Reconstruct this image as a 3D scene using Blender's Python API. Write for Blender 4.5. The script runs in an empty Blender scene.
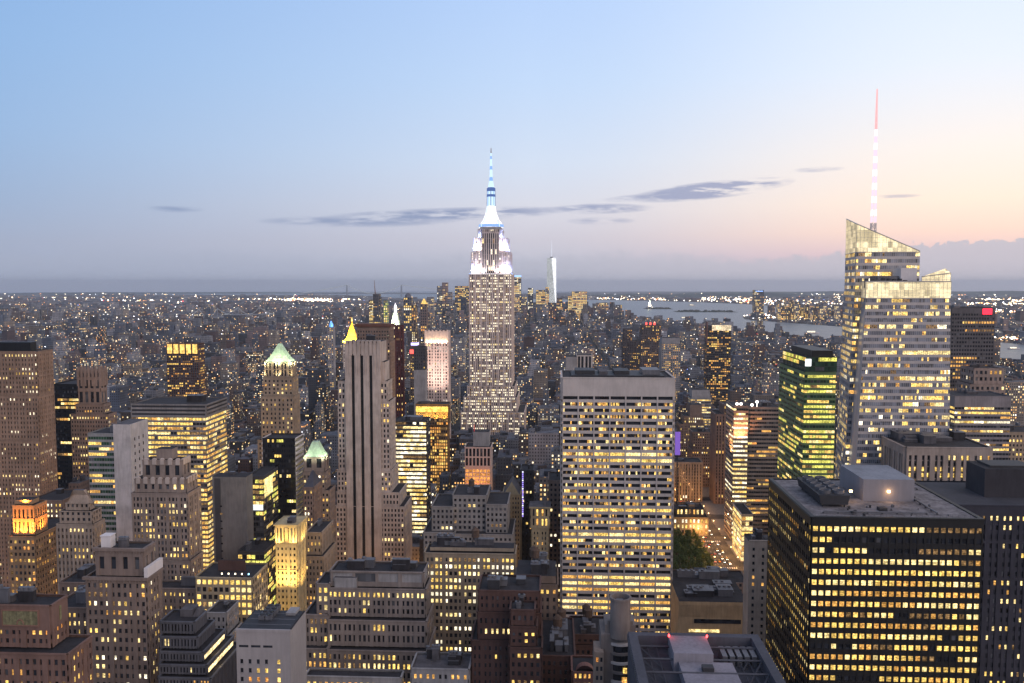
import bpy, math, random
import numpy as np
from mathutils import Vector, Matrix

# ------------------------------------------------------------------ camera, sky, light, exposure
sc = bpy.context.scene
COL = sc.collection
R = math.radians
CAMZ = 260.0
YAW, PITCH, FOC = R(2.9), R(-3.9), 850.0
cd = bpy.data.cameras.new('camera'); cam = bpy.data.objects.new('camera', cd); COL.objects.link(cam)
cam.location = (0, 0, CAMZ); cam.rotation_euler = (R(90) + PITCH, 0, YAW)
cd.sensor_width = 36.0; cd.lens = FOC / 1024 * 36; cd.clip_start = 1.0; cd.clip_end = 200000.0
sc.camera = cam
sc.view_settings.view_transform = 'Standard'; sc.view_settings.look = 'None'
sc.view_settings.exposure = 0.17; sc.view_settings.gamma = 1.0
sc.view_settings.use_curve_mapping = False
sc.render.engine = 'CYCLES'
sc.cycles.max_bounces = 4; sc.cycles.diffuse_bounces = 2; sc.cycles.glossy_bounces = 2
sc.cycles.transmission_bounces = 2; sc.cycles.volume_bounces = 0; sc.cycles.transparent_max_bounces = 6
sc.cycles.use_denoising = True

def s2l(c):
    return tuple((v / 255 / 12.92) if v / 255 <= 0.04045 else ((v / 255 + 0.055) / 1.055) ** 2.4 for v in c)

class NT:
    """small helper to write node trees"""
    def __init__(s, tree): s.t = tree; s.n = tree.nodes; s.l = tree.links
    def new(s, typ, **kw):
        n = s.n.new(typ)
        for k, v in kw.items(): setattr(n, k, v)
        return n
    def put(s, inp, v):
        if v is None: return
        if hasattr(v, 'is_output') or hasattr(v, 'links'): s.l.new(v, inp)
        else: inp.default_value = v
    def m(s, op, a, b=None, c=None, clamp=False):
        n = s.new('ShaderNodeMath', operation=op, use_clamp=clamp)
        s.put(n.inputs[0], a); s.put(n.inputs[1], b); s.put(n.inputs[2], c)
        return n.outputs[0]
    def vm(s, op, a, b=None):
        n = s.new('ShaderNodeVectorMath', operation=op)
        s.put(n.inputs[0], a); s.put(n.inputs[1], b)
        return n.outputs[0]
    def rng(s, v, a, b, c=0.0, d=1.0, smooth=True):
        n = s.new('ShaderNodeMapRange', interpolation_type='SMOOTHSTEP' if smooth else 'LINEAR')
        for i, q in enumerate((v, a, b, c, d)): s.put(n.inputs[i], q)
        return n.outputs[0]
    def mix(s, f, a, b, blend='MIX'):
        n = s.new('ShaderNodeMix', data_type='RGBA', blend_type=blend)
        s.put(n.inputs[0], f); s.put(n.inputs[6], a); s.put(n.inputs[7], b)
        return n.outputs[2]
    def ramp(s, f, stops, interp='LINEAR'):
        n = s.new('ShaderNodeValToRGB'); cr = n.color_ramp; cr.interpolation = interp
        while len(cr.elements) > 1: cr.elements.remove(cr.elements[-1])
        for i, (p, c) in enumerate(stops):
            e = cr.elements[0] if i == 0 else cr.elements.new(p)
            e.position = p; e.color = (*c[:3], 1)
        s.put(n.inputs[0], f)
        return n.outputs[0]
    def xyz(s, x, y, z):
        n = s.new('ShaderNodeCombineXYZ')
        for i, q in enumerate((x, y, z)): s.put(n.inputs[i], q)
        return n.outputs[0]
    def sep(s, v):
        n = s.new('ShaderNodeSeparateXYZ'); s.put(n.inputs[0], v); return n.outputs
    def noise(s, v, scale, detail=3, rough=0.5, dim='3D'):
        n = s.new('ShaderNodeTexNoise', noise_dimensions=dim)
        s.put(n.inputs['Vector'], v); n.inputs['Scale'].default_value = scale
        n.inputs['Detail'].default_value = detail; n.inputs['Roughness'].default_value = rough
        return n.outputs[0]

def make_world():
    w = bpy.data.worlds.new('World'); sc.world = w; w.use_nodes = True
    T = NT(w.node_tree); T.n.clear()
    d = T.new('ShaderNodeTexCoord').outputs['Generated']
    x, y, z = T.sep(d)
    el = T.m('MULTIPLY', T.m('ARCSINE', z), 180 / math.pi)                    # degrees above the horizontal
    az = T.m('MULTIPLY', T.m('ARCTAN2', x, y), 180 / math.pi)                 # degrees from the avenue's direction
    hl = T.m('SQRT', T.m('ADD', T.m('MULTIPLY', x, x), T.m('MULTIPLY', y, y)))
    sd = T.m('DIVIDE', T.m('ADD', T.m('MULTIPLY', x, math.cos(YAW)), T.m('MULTIPLY', y, math.sin(YAW))), T.m('MAXIMUM', hl, 0.001))
    t = T.m('SQRT', T.m('MAXIMUM', T.m('DIVIDE', el, 90.0), 0.0))
    def rp(st): return T.ramp(t, [(math.sqrt(max(e, 0) / 90), s2l(c)) for e, c in st])
    L = rp([(0, (160, 169, 190)), (2.5, (155, 168, 193)), (5, (148, 170, 202)), (9, (144, 175, 214)), (14, (138, 174, 218)), (20, (130, 168, 217)), (32, (146, 160, 192)), (90, (150, 156, 178))])
    C = rp([(0, (180, 184, 200)), (1.5, (188, 190, 205)), (3, (198, 196, 209)), (5, (208, 209, 221)), (8, (202, 214, 233)), (13, (187, 209, 239)), (20, (172, 199, 240)), (32, (164, 178, 208)), (90, (150, 156, 178))])
    Rr = rp([(0, (182, 176, 192)), (1.8, (228, 196, 200)), (3.2, (252, 218, 202)), (5, (254, 231, 213)), (8, (246, 235, 228)), (13, (226, 233, 245)), (19, (212, 226, 249)), (32, (192, 196, 214)), (90, (150, 156, 178))])
    c = T.mix(T.rng(sd, -0.52, 0.02, smooth=False), L, C)
    c = T.mix(T.rng(sd, 0.02, 0.50), c, Rr)
    # air of a real dusk sky, low weight
    sk = T.new('ShaderNodeTexSky', sky_type='NISHITA'); sk.sun_disc = False
    sk.sun_elevation = R(1.0); sk.sun_rotation = R(90); sk.air_density = 1.0; sk.dust_density = 1.0
    skc = T.mix(1.0, sk.outputs[0], (0.02, 0.02, 0.02, 1), 'MULTIPLY')
    c = T.mix(1.0, c, skc, 'ADD')
    # long thin streaks of cloud
    P = T.xyz(T.m('MULTIPLY', az, 0.42), T.m('MULTIPLY', el, 2.6), 3.7)
    n1 = T.noise(P, 1.0, 5, 0.6)
    def lens(a0, e0, wa, we, tilt=0.0):
        e2 = T.m('SUBTRACT', T.m('SUBTRACT', el, e0), T.m('MULTIPLY', T.m('SUBTRACT', az, a0), tilt))
        q = T.m('ADD', T.m('POWER', T.m('ABSOLUTE', T.m('DIVIDE', T.m('SUBTRACT', az, a0), wa)), 2.0),
                T.m('POWER', T.m('ABSOLUTE', T.m('DIVIDE', e2, we)), 2.0))
        return T.m('MAXIMUM', T.m('SUBTRACT', 1.0, q), 0.0)
    def azp(px): return math.degrees(math.atan((px - 512) / FOC)) - 2.9
    def elp(py): return (283.5 - py) / FOC * 57.3
    s = None
    for (px, py, wp, hp, tl, k) in ((708, 194, 80, 9, 0.085, 2.0), (650, 199, 52, 4, 0.06, 1.0), (598, 210, 56, 5.5, 0.0, 1.3), (455, 215, 130, 7, 0.035, 1.3), (380, 222, 100, 7, 0.03, 1.0), (600, 222, 36, 4, 0, .8),
                                    (330, 223, 70, 5, 0.02, 0.9), (178, 215, 26, 3.5, 0.0, 0.8), (815, 178, 24, 3, 0, 0.7), (893, 205, 22, 2, 0, .6), (840,269,60,6,0,.25)):
        v = T.m('MULTIPLY', lens(azp(px), elp(py), wp / FOC * 57.3, hp / FOC * 57.3, tl), k)
        s = v if s is None else T.m('MAXIMUM', s, v)
    dens = T.m('MULTIPLY', s, T.rng(n1, 0.32, 0.60), clamp=True)
    ccol = T.mix(T.rng(sd, -0.3, 0.4), (*s2l((128, 144, 178)), 1), (*s2l((152, 158, 188)), 1))
    c = T.mix(T.m('MULTIPLY', dens, 0.85), c, ccol)
    # low bank of cloud along the horizon, puffy on the west side
    n2 = T.noise(T.xyz(T.m('MULTIPLY', az, 0.75), T.m('MULTIPLY', el, 0.9), 1.3), 1.0, 7, 0.66)
    n3 = T.noise(T.xyz(T.m('MULTIPLY', az, 0.10), 2.0, 9.3), 1.0, 3, 0.5)
    top = T.m('ADD', T.m('ADD', T.rng(az, -36.0, 30.0, 1.9, 1.6, smooth=False), T.rng(az, 19.5, 23, 0.0, 0.75)), T.m('MULTIPLY', T.m('SUBTRACT', n2, 0.5), 1.5))
    top = T.m('ADD', top, T.m('MULTIPLY', T.m('SUBTRACT', n3, 0.5), 1.6))
    n4 = T.noise(T.xyz(T.m('MULTIPLY', az, 2.1), T.m('MULTIPLY', el, 2.4), 7.1), 1.0, 5, 0.6)
    top = T.m('ADD', top, T.m('MULTIPLY', T.m('SUBTRACT', n4, 0.5), 1.1))
    soft = T.rng(az, 6.0, 24.0, 1.0, 0.16)
    bank = T.rng(T.m('DIVIDE', T.m('SUBTRACT', top, el), soft), -0.5, 0.5)
    bcol = T.mix(T.rng(sd, -0.4, 0.5), (*s2l((164, 171, 190)), 1), (*s2l((196, 191, 200)), 1))
    c = T.mix(T.m('MULTIPLY', bank, T.rng(az, -30.0, 22.0, 0.45, 0.92)), c, bcol)
    bg = T.new('ShaderNodeBackground'); T.l.new(c, bg.inputs[0]); bg.inputs[1].default_value = SKY_STRENGTH
    out = T.new('ShaderNodeOutputWorld'); T.l.new(bg.outputs[0], out.inputs[0])
SKY_STRENGTH = 1.0
HAZE = 2.5e-5
make_world()
sl = bpy.data.lights.new('afterglow', 'SUN'); sl.energy = 1.2; sl.angle = R(60); sl.color = (1.0, 0.76, 0.62)
so = bpy.data.objects.new('afterglow', sl); COL.objects.link(so)
so.rotation_euler = Vector((0.60, -0.64, 0.40)).to_track_quat('Z', 'Y').to_euler()

# ------------------------------------------------------------------ geometry of the view
def fr():
    f = np.array((-math.sin(YAW) * math.cos(PITCH), math.cos(YAW) * math.cos(PITCH), math.sin(PITCH)))
    r = np.array((math.cos(YAW), math.sin(YAW), 0.0)); u = np.cross(r, f)
    return f, r, u
CF, CR, CU = fr()
def ray(px, py): return CF * FOC + CR * (px - 512) + CU * (341.5 - py)
def at(px, py, Y):
    """the point in the plane y = Y that stands at this place of the view"""
    d = ray(px, py); k = Y / d[1]
    return np.array((0, 0, CAMZ)) + d * k
def proj(p):
    v = np.asarray(p, float) - np.array((0, 0, CAMZ))
    dz = v @ CF
    return 512 + FOC * (v @ CR) / dz, 341.5 - FOC * (v @ CU) / dz
RE = 6371000.0
def gz(x, y): return -(x * x + y * y) / (2 * RE)

# ------------------------------------------------------------------ materials
MATS = {}
def mat_new(name):
    m = bpy.data.materials.new(name); m.use_nodes = True
    m.node_tree.nodes.clear()
    return m, NT(m.node_tree)
def finish(T, bsdf):
    o = T.new('ShaderNodeOutputMaterial'); T.l.new(bsdf, o.inputs[0])
def stone(name, rgb, rough=0.85, var=0.25, metal=0.0, scale=0.09, spec=0.3):
    if name in MATS: return MATS[name]
    m, T = mat_new(name)
    pos = T.new('ShaderNodeNewGeometry').outputs['Position']
    n = T.noise(pos, scale, 4, 0.6); n2 = T.noise(T.vm('MULTIPLY', pos, (1.0, 1.0, 0.12)), 0.9, 3, 0.6)
    f = T.m('ADD', T.m('MULTIPLY', n, 0.6), T.m('MULTIPLY', n2, 0.4))
    k = T.rng(f, 0.3, 0.7, 1 - var, 1 + var)
    col = T.mix(1.0, (*rgb, 1), T.xyz(k, k, k), 'MULTIPLY')
    b = T.new('ShaderNodeBsdfPrincipled'); T.l.new(col, b.inputs['Base Color'])
    b.inputs['Roughness'].default_value = rough; b.inputs['Metallic'].default_value = metal
    b.inputs['Specular IOR Level'].default_value = spec
    finish(T, b.outputs[0]); MATS[name] = m
    return m
def lit(name, rgb, strength, contrast=0.6, blotch=1.0):
    """a lit window: the room behind it, seen as uneven light"""
    if name in MATS: return MATS[name]
    m, T = mat_new(name)
    pos = T.new('ShaderNodeNewGeometry').outputs['Position']
    n = T.noise(pos, 0.95, 3, 0.75)
    n2 = T.noise(T.vm('MULTIPLY', pos, (1.0, 1.0, 3.0)), 0.9, 2, 0.5)
    wn = T.new('ShaderNodeTexWhiteNoise', noise_dimensions='3D')
    T.l.new(T.vm('FLOOR', T.vm('MULTIPLY', pos, (0.31, 0.31, 0.25))), wn.inputs['Vector'])
    k = T.m('MULTIPLY', T.rng(n, 0.32, 0.66, 1 - contrast, 1 + contrast), T.rng(n2, 0.35, 0.65, 1 - .4 * blotch, 1 + .3 * blotch))
    k = T.m('MULTIPLY', k, T.rng(wn.outputs[0], 0.0, 1.0, 0.5, 1.35, smooth=False))
    e = T.new('ShaderNodeEmission'); e.inputs[0].default_value = (*rgb, 1)
    T.l.new(T.m('MULTIPLY', k, strength), e.inputs[1])
    g = T.new('ShaderNodeBsdfGlossy'); g.inputs[0].default_value = (0.03, 0.03, 0.03, 1); g.inputs[1].default_value = 0.2
    a = T.new('ShaderNodeAddShader'); T.l.new(e.outputs[0], a.inputs[0]); T.l.new(g.outputs[0], a.inputs[1])
    finish(T, a.outputs[0]); m.cycles.emission_sampling = 'NONE'; MATS[name] = m
    return m
def glow(name, rgb, strength, sample=False):
    if name in MATS: return MATS[name]
    m, T = mat_new(name)
    e = T.new('ShaderNodeEmission'); e.inputs[0].default_value = (*rgb, 1); e.inputs[1].default_value = strength
    finish(T, e.outputs[0])
    if not sample: m.cycles.emission_sampling = 'NONE'
    MATS[name] = m
    return m
def glass(name, rgb=(0.018, 0.02, 0.026), rough=0.12, spec=0.5):
    if name in MATS: return MATS[name]
    m, T = mat_new(name)
    pos = T.new('ShaderNodeNewGeometry').outputs['Position']
    wn = T.new('ShaderNodeTexWhiteNoise', noise_dimensions='3D')
    T.l.new(T.vm('FLOOR', T.vm('MULTIPLY', pos, (0.4, 0.4, 0.27))), wn.inputs['Vector'])
    k = T.rng(wn.outputs[0], 0, 1, 0.5, 1.8, smooth=False)
    b = T.new('ShaderNodeBsdfPrincipled'); T.l.new(T.mix(1.0, (*rgb, 1), T.xyz(k, k, k), 'MULTIPLY'), b.inputs['Base Color'])
    b.inputs['Roughness'].default_value = rough; b.inputs['Specular IOR Level'].default_value = spec
    finish(T, b.outputs[0]); MATS[name] = m
    return m

WARM = lit('window_warm', (1.0, 0.50, 0.12), 0.85)
YEL = lit('window_yellow', (1.0, 0.64, 0.16), 1.15)
CREAM = lit('window_cream', (1.0, 0.75, 0.31), 1.35, 0.5)
WHITE = lit('window_white', (1.0, 0.88, 0.62), 1.7, 0.4)
DIM = lit('window_dim', (1.0, 0.58, 0.24), 0.22, 0.8)
GWIN = lit('window_great', (1.0, 0.85, 0.60), 1.5, 0.5)
ORA = lit('window_orange', (1.0, 0.40, 0.09), 0.9)
GRE = lit('window_green', (0.86, 0.80, 0.16), 1.0)
BLUE = lit('window_blue', (0.30, 0.32, 1.0), 2.5)
PINK = lit('window_pink', (1.0, 0.84, 0.74), 0.55, 0.4)
DARK = glass('window_dark')
GREY = glass('window_grey', (0.06, 0.062, 0.07), 0.35)
GGLASS = glass('window_green_glass', (0.02, 0.05, 0.03), 0.12)
SKYG = glass('window_sky_glass', (0.16, 0.17, 0.20), 0.18, 0.9)
ROOF = stone('roof_tar', (0.028, 0.026, 0.030), 0.9, 0.4, scale=0.2)
ROOFG = stone('roof_gravel', (0.085, 0.08, 0.088), 0.9, 0.35, scale=0.2)
METAL = stone('rooftop_metal', (0.13, 0.13, 0.145), 0.5, 0.3, 0.3)
STEEL = stone('dark_steel', (0.03, 0.03, 0.035), 0.6, 0.2)
WOODT = stone('tank_wood', (0.09, 0.06, 0.045), 0.9, 0.3, scale=0.6)

# ------------------------------------------------------------------ mesh building
class MB:
    def __init__(s): s.v = []; s.f = []; s.m = []; s.mats = []
    def mi(s, mat):
        if mat not in s.mats: s.mats.append(mat)
        return s.mats.index(mat)
    def poly(s, pts, mat):
        i = len(s.v); s.v.extend([tuple(map(float, p)) for p in pts]); s.f.append(tuple(range(i, i + len(pts)))); s.m.append(s.mi(mat))
    def box(s, x0, x1, y0, y1, z0, z1, mat, top=None, bottom=False):
        i = len(s.v); k = s.mi(mat); kt = s.mi(top) if top else k
        s.v += [(x0, y0, z0), (x1, y0, z0), (x1, y1, z0), (x0, y1, z0), (x0, y0, z1), (x1, y0, z1), (x1, y1, z1), (x0, y1, z1)]
        s.f += [(i, i + 1, i + 5, i + 4), (i + 1, i + 2, i + 6, i + 5), (i + 2, i + 3, i + 7, i + 6), (i + 3, i, i + 4, i + 7), (i + 4, i + 5, i + 6, i + 7)]
        s.m += [k, k, k, k, kt]
        if bottom: s.f.append((i + 3, i + 2, i + 1, i)); s.m.append(k)
    def bar(s, a, b, r, mat, n=4, r2=None):
        a = Vector(a); b = Vector(b); d = (b - a).normalized(); r2 = r if r2 is None else r2
        u = d.orthogonal().normalized(); w = d.cross(u); i = len(s.v); k = s.mi(mat)
        for q, rr in ((a, r), (b, r2)):
            for j in range(n):
                t = 2 * math.pi * j / n + math.pi / 4
                s.v.append(tuple(q + (u * math.cos(t) + w * math.sin(t)) * rr))
        for j in range(n):
            s.f.append((i + j, i + (j + 1) % n, i + n + (j + 1) % n, i + n + j)); s.m.append(k)
        s.f.append(tuple(i + n + j for j in range(n))); s.m.append(k)
        s.f.append(tuple(i + n - 1 - j for j in range(n))); s.m.append(k)
    def rings(s, prof, cx, cy, mat, n=16, cap=True, rot=0.0):
        """a stack of rings (radius, z), a turned body"""
        i = len(s.v); k = s.mi(mat)
        for r, z in prof:
            for j in range(n):
                t = 2 * math.pi * j / n + rot
                s.v.append((cx + r * math.cos(t), cy + r * math.sin(t), z))
        for q in range(len(prof) - 1):
            for j in range(n):
                a = i + q * n + j; b = i + q * n + (j + 1) % n
                s.f.append((a, b, b + n, a + n)); s.m.append(k)
        if cap:
            s.f.append(tuple(i + (len(prof) - 1) * n + j for j in range(n))); s.m.append(k)
    def frustum(s, x0, x1, y0, y1, z0, z1, ix, iy, mat, top=None):
        """box whose top is drawn in by ix, iy"""
        i = len(s.v); k = s.mi(mat); kt = s.mi(top or mat)
        s.v += [(x0, y0, z0), (x1, y0, z0), (x1, y1, z0), (x0, y1, z0), (x0 + ix, y0 + iy, z1), (x1 - ix, y0 + iy, z1), (x1 - ix, y1 - iy, z1), (x0 + ix, y1 - iy, z1)]
        s.f += [(i, i + 1, i + 5, i + 4), (i + 1, i + 2, i + 6, i + 5), (i + 2, i + 3, i + 7, i + 6), (i + 3, i, i + 4, i + 7), (i + 4, i + 5, i + 6, i + 7)]
        s.m += [k, k, k, k, kt]
    def build(s, name, parent=None, origin=(0, 0, 0)):
        if not s.f: return None
        me = bpy.data.meshes.new(name)
        v = np.array(s.v, float) - np.array(origin, float)
        me.vertices.add(len(v)); me.vertices.foreach_set('co', v.ravel())
        ln = np.array([len(f) for f in s.f]); fl = np.array([q for f in s.f for q in f])
        me.loops.add(len(fl)); me.loops.foreach_set('vertex_index', fl)
        me.polygons.add(len(ln)); me.polygons.foreach_set('loop_start', np.concatenate(([0], np.cumsum(ln)[:-1])))
        me.polygons.foreach_set('material_index', np.array(s.m))
        me.polygons.foreach_set('use_smooth', np.zeros(len(ln), dtype=bool))
        for m in s.mats: me.materials.append(m)
        me.update(calc_edges=True)
        o = bpy.data.objects.new(name, me); COL.objects.link(o)
        if parent is not None: o.parent = parent
        else: o.location = origin
        return o

def tag(o, label=None, cat=None, group=None, kind=None):
    if label: o['label'] = label
    if cat: o['category'] = cat
    if group: o['group'] = group
    if kind: o['kind'] = kind
    return o
def empty(name, loc):
    o = bpy.data.objects.new(name, None); COL.objects.link(o); o.location = loc; o.empty_display_size = 5
    return o
def lamp(loc, target, rgb, power, angle=120, rad=0.4, parent=None, name='floodlight'):
    l = bpy.data.lights.new(name, 'SPOT'); l.energy = power; l.color = rgb; l.spot_size = R(angle); l.spot_blend = 1.0; l.shadow_soft_size = rad
    o = bpy.data.objects.new(name, l); COL.objects.link(o); o.location = loc
    o.rotation_euler = (Vector(target) - Vector(loc)).to_track_quat('-Z', 'Y').to_euler()
    if parent is not None:
        o.parent = parent; o.location = Vector(loc) - parent.location
    return o

# ------------------------------------------------------------------ facades
PAL = {'mixed': ((WARM, 3), (YEL, 4), (CREAM, 3), (WHITE, 1), (DIM, 3)),
       'yellow': ((YEL, 6), (WARM, 2), (CREAM, 3), (DIM, 1)),
       'great': ((GWIN, 6), (DIM, 3), (CREAM, 1)),
       'amber': ((WARM, 5), (YEL, 4), (ORA, 1), (DIM, 3)),
       'white': ((WHITE, 4), (CREAM, 5), (YEL, 2), (DIM, 1)),
       'green': ((GRE, 6), (YEL, 4), (CREAM, 1), (DIM, 1)),
       'orange': ((ORA, 7), (WARM, 1)), 'pink': ((PINK, 8), (CREAM, 1)),
       'cream': ((CREAM, 4), (YEL, 4), (WHITE, 1), (DIM, 1), (WARM, 1))}
SD = dict(bay=3.0, pier=0.46, floor=3.7, span=0.46, dp=0.40, ds=0.30, lit=0.3, rowvar=0.15, run=0.35, pal='mixed', par=2.5, base=0.0,
          wall=None, spm=None, dark=DARK, group=0, gpier=0.0, gdp=0.5, roof=ROOF, blank=False, toplit=None, dimfrac=0.25)
def facade(W, panes, c, S, rng, fid, windows=True):
    """piers, spandrels and parapet stand proud of the core wall c = (bl, br, tr, tl) seen from outside; panes are gathered for the caller"""
    bl, br, tr, tl = [np.array(q, float) for q in c]
    n = np.cross(br - bl, tl - bl); n /= np.linalg.norm(n)
    wid = np.linalg.norm(br - bl); hgt = (np.linalg.norm(tl - bl) + np.linalg.norm(tr - br)) / 2
    def P(u, v, d=0.0): return (bl * (1 - u) + br * u) * (1 - v) + (tl * (1 - u) + tr * u) * v + n * d
    def slab(u0, u1, v0, v1, d, mat):
        i = len(W.v); k = W.mi(mat)
        for dd in (0.0, d):
            for (u, v) in ((u0, v0), (u1, v0), (u1, v1), (u0, v1)): W.v.append(tuple(P(u, v, dd)))
        for q in ((4, 5, 6, 7), (0, 1, 5, 4), (1, 2, 6, 5), (2, 3, 7, 6), (3, 0, 4, 7)): W.f.append(tuple(i + j for j in q)); W.m.append(k)
    wall = S['wall']; spm = S['spm'] or wall
    if S['blank'] or hgt < S['par'] + 2.5 or wid < 2.5:
        return
    v1 = 1 - S['par'] / hgt; v0 = S['base'] / hgt
    nb = max(1, round(wid / S['bay'])); nf = max(1, round((v1 - v0) * hgt / S['floor']))
    bw = 1 / nb; fh = (v1 - v0) / nf
    g = S['group']
    edges = []
    for i in range(nb + 1):
        hw = bw * S['pier'] / 2; d = S['dp']
        if g and i % g == 0: hw = max(hw, S['gpier'] / wid / 2); d = S['gdp']
        a, b = max(0, i * bw - hw), min(1, i * bw + hw)
        edges.append((a, b)); slab(a, b, v0, v1, d, wall)
    for j in range(nf + 1):
        h = fh * S['span']
        a = v0 + j * fh; b = a + h
        if j == nf: b = a + 0.02 * fh
        slab(0, 1, a, min(b, v1), S['ds'], spm)
    for j in sorted(set(int(fr_ * nf) for fr_ in S.get('belts', ()))):
        if 0 < j < nf: slab(0, 1, v0 + j * fh + fh * .05, v0 + j * fh + fh * .30, S['dp'] + 0.22, wall)
    if S['par'] > 0.3: slab(0, 1, v1, 1, S['dp'] + 0.08, wall); slab(0, 1, 1 - .45 / hgt, 1 - .1 / hgt, S['dp'] + .35, wall)
    if v0 > 0: slab(0, 1, 0, v0, S['dp'] + 0.05, wall)
    if not windows: return
    pal = [m for m, w in PAL[S['pal']] for _ in range(w)]
    for j in range(nf):
        p = min(1, max(0.0, S['lit'] + rng.gauss(0, S['rowvar']))) if S['lit'] > 0 else 0
        if S['toplit'] and j >= nf - S['toplit'][0]: p = S['toplit'][1]
        st = rng.random() < p; base = rng.choice(pal)
        for i in range(nb):
            if rng.random() > S['run']: st = rng.random() < p
            if rng.random() < 0.3: base = rng.choice(pal)
            m = (base if rng.random() > 0.12 else rng.choice(pal)) if st else (S['dark'] if rng.random() > 0.12 else GREY)
            u0, u1 = edges[i][1], edges[i + 1][0]; a, b = v0 + j * fh + fh * S['span'], v0 + (j + 1) * fh
            panes.append((P(u0, a, .03), P(u1, a, .03), P(u1, b, .03), P(u0, b, .03), m, fid))

HEROES = []          # (x0, x1, y0, y1, top z, short name, yvis, px0, px1)
def place_panes(root, panes, yvis, cap=100):
    org = np.array(root.location)
    sc_ = []
    for k, p in enumerate(panes):
        cx, cy = proj((p[0] + p[2]) / 2)
        if -2 < cx < 1026 and -2 < cy < 685 and cy < yvis + 2:
            a = proj(p[0]); b = proj(p[2])
            lt = 0 if p[4] in (DARK, GREY, GGLASS, SKYG) else 1
            sc_.append((-round(abs((a[0] - b[0]) * (a[1] - b[1])), 1) - 0.3 * lt, cy, k))
    sc_.sort(); pick = set(k for _, _, k in sc_[:cap])
    cache = {}; rest = MB()
    for k, (a, b, c, d, m, fid) in enumerate(panes):
        if k in pick:
            q = tuple(np.round(np.concatenate((b - a, c - a, d - a)), 2)); key = (m.name, q)
            me = cache.get(key)
            if me is None:
                me = bpy.data.meshes.new('window'); me.from_pydata([(0, 0, 0), tuple(b - a), tuple(c - a), tuple(d - a)], [], [(0, 1, 2, 3)])
                me.materials.append(m); cache[key] = me
            o = bpy.data.objects.new('window', me); COL.objects.link(o); o.parent = root; o.location = tuple(a - org)
        else: rest.poly((a, b, c, d), m)
    r = rest.build('window', root, org)
    if r: r['kind'] = 'stuff'

def clutter(root, x0, x1, y0, y1, z, n, rng, tanks=0):
    """plant on a flat roof: housings, fan boxes, ducts, wooden tanks on legs"""
    org = root.location
    w, d = x1 - x0, y1 - y0
    if w < 6 or d < 6: return
    for k in range(n):
        a = rng.uniform(.12, .3) * w; b = rng.uniform(.12, .35) * d; h = rng.uniform(1.5, 5)
        cx = rng.uniform(x0 + a / 2 + 1, x1 - a / 2 - 1); cy = rng.uniform(y0 + b / 2 + 1, y1 - b / 2 - 1)
        B = MB(); m = rng.choice((METAL, ROOFG, STEEL, ROOF))
        B.box(cx - a / 2, cx + a / 2, cy - b / 2, cy + b / 2, z, z + h, m)
        B.box(cx - a / 2 - .2, cx + a / 2 + .2, cy - b / 2 - .2, cy + b / 2 + .2, z + h, z + h + .3, METAL)
        for q in range(rng.randint(0, 3)):
            B.rings([(1.0, z + h + .3), (1.0, z + h + 1.1), (.8, z + h + 1.2)], cx - a / 2 + (q + .5) * a / 3, cy, METAL, 10)
        B.build('roof_housing', root, org)
    for k in range(tanks):
        cx = rng.uniform(x0 + 3, x1 - 3); cy = rng.uniform(y0 + 3, y1 - 3)
        B = MB(); B.rings([(2.0, z + 4), (2.0, z + 7.6), (2.2, z + 7.6), (.1, z + 9.4)], cx, cy, WOODT, 14)
        for sx in (-1, 1):
            for sy in (-1, 1): B.bar((cx + sx * 1.5, cy + sy * 1.5, z), (cx + sx * 1.2, cy + sy * 1.2, z + 4), .12, STEEL)
        B.build('water_tank', root, org)

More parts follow.
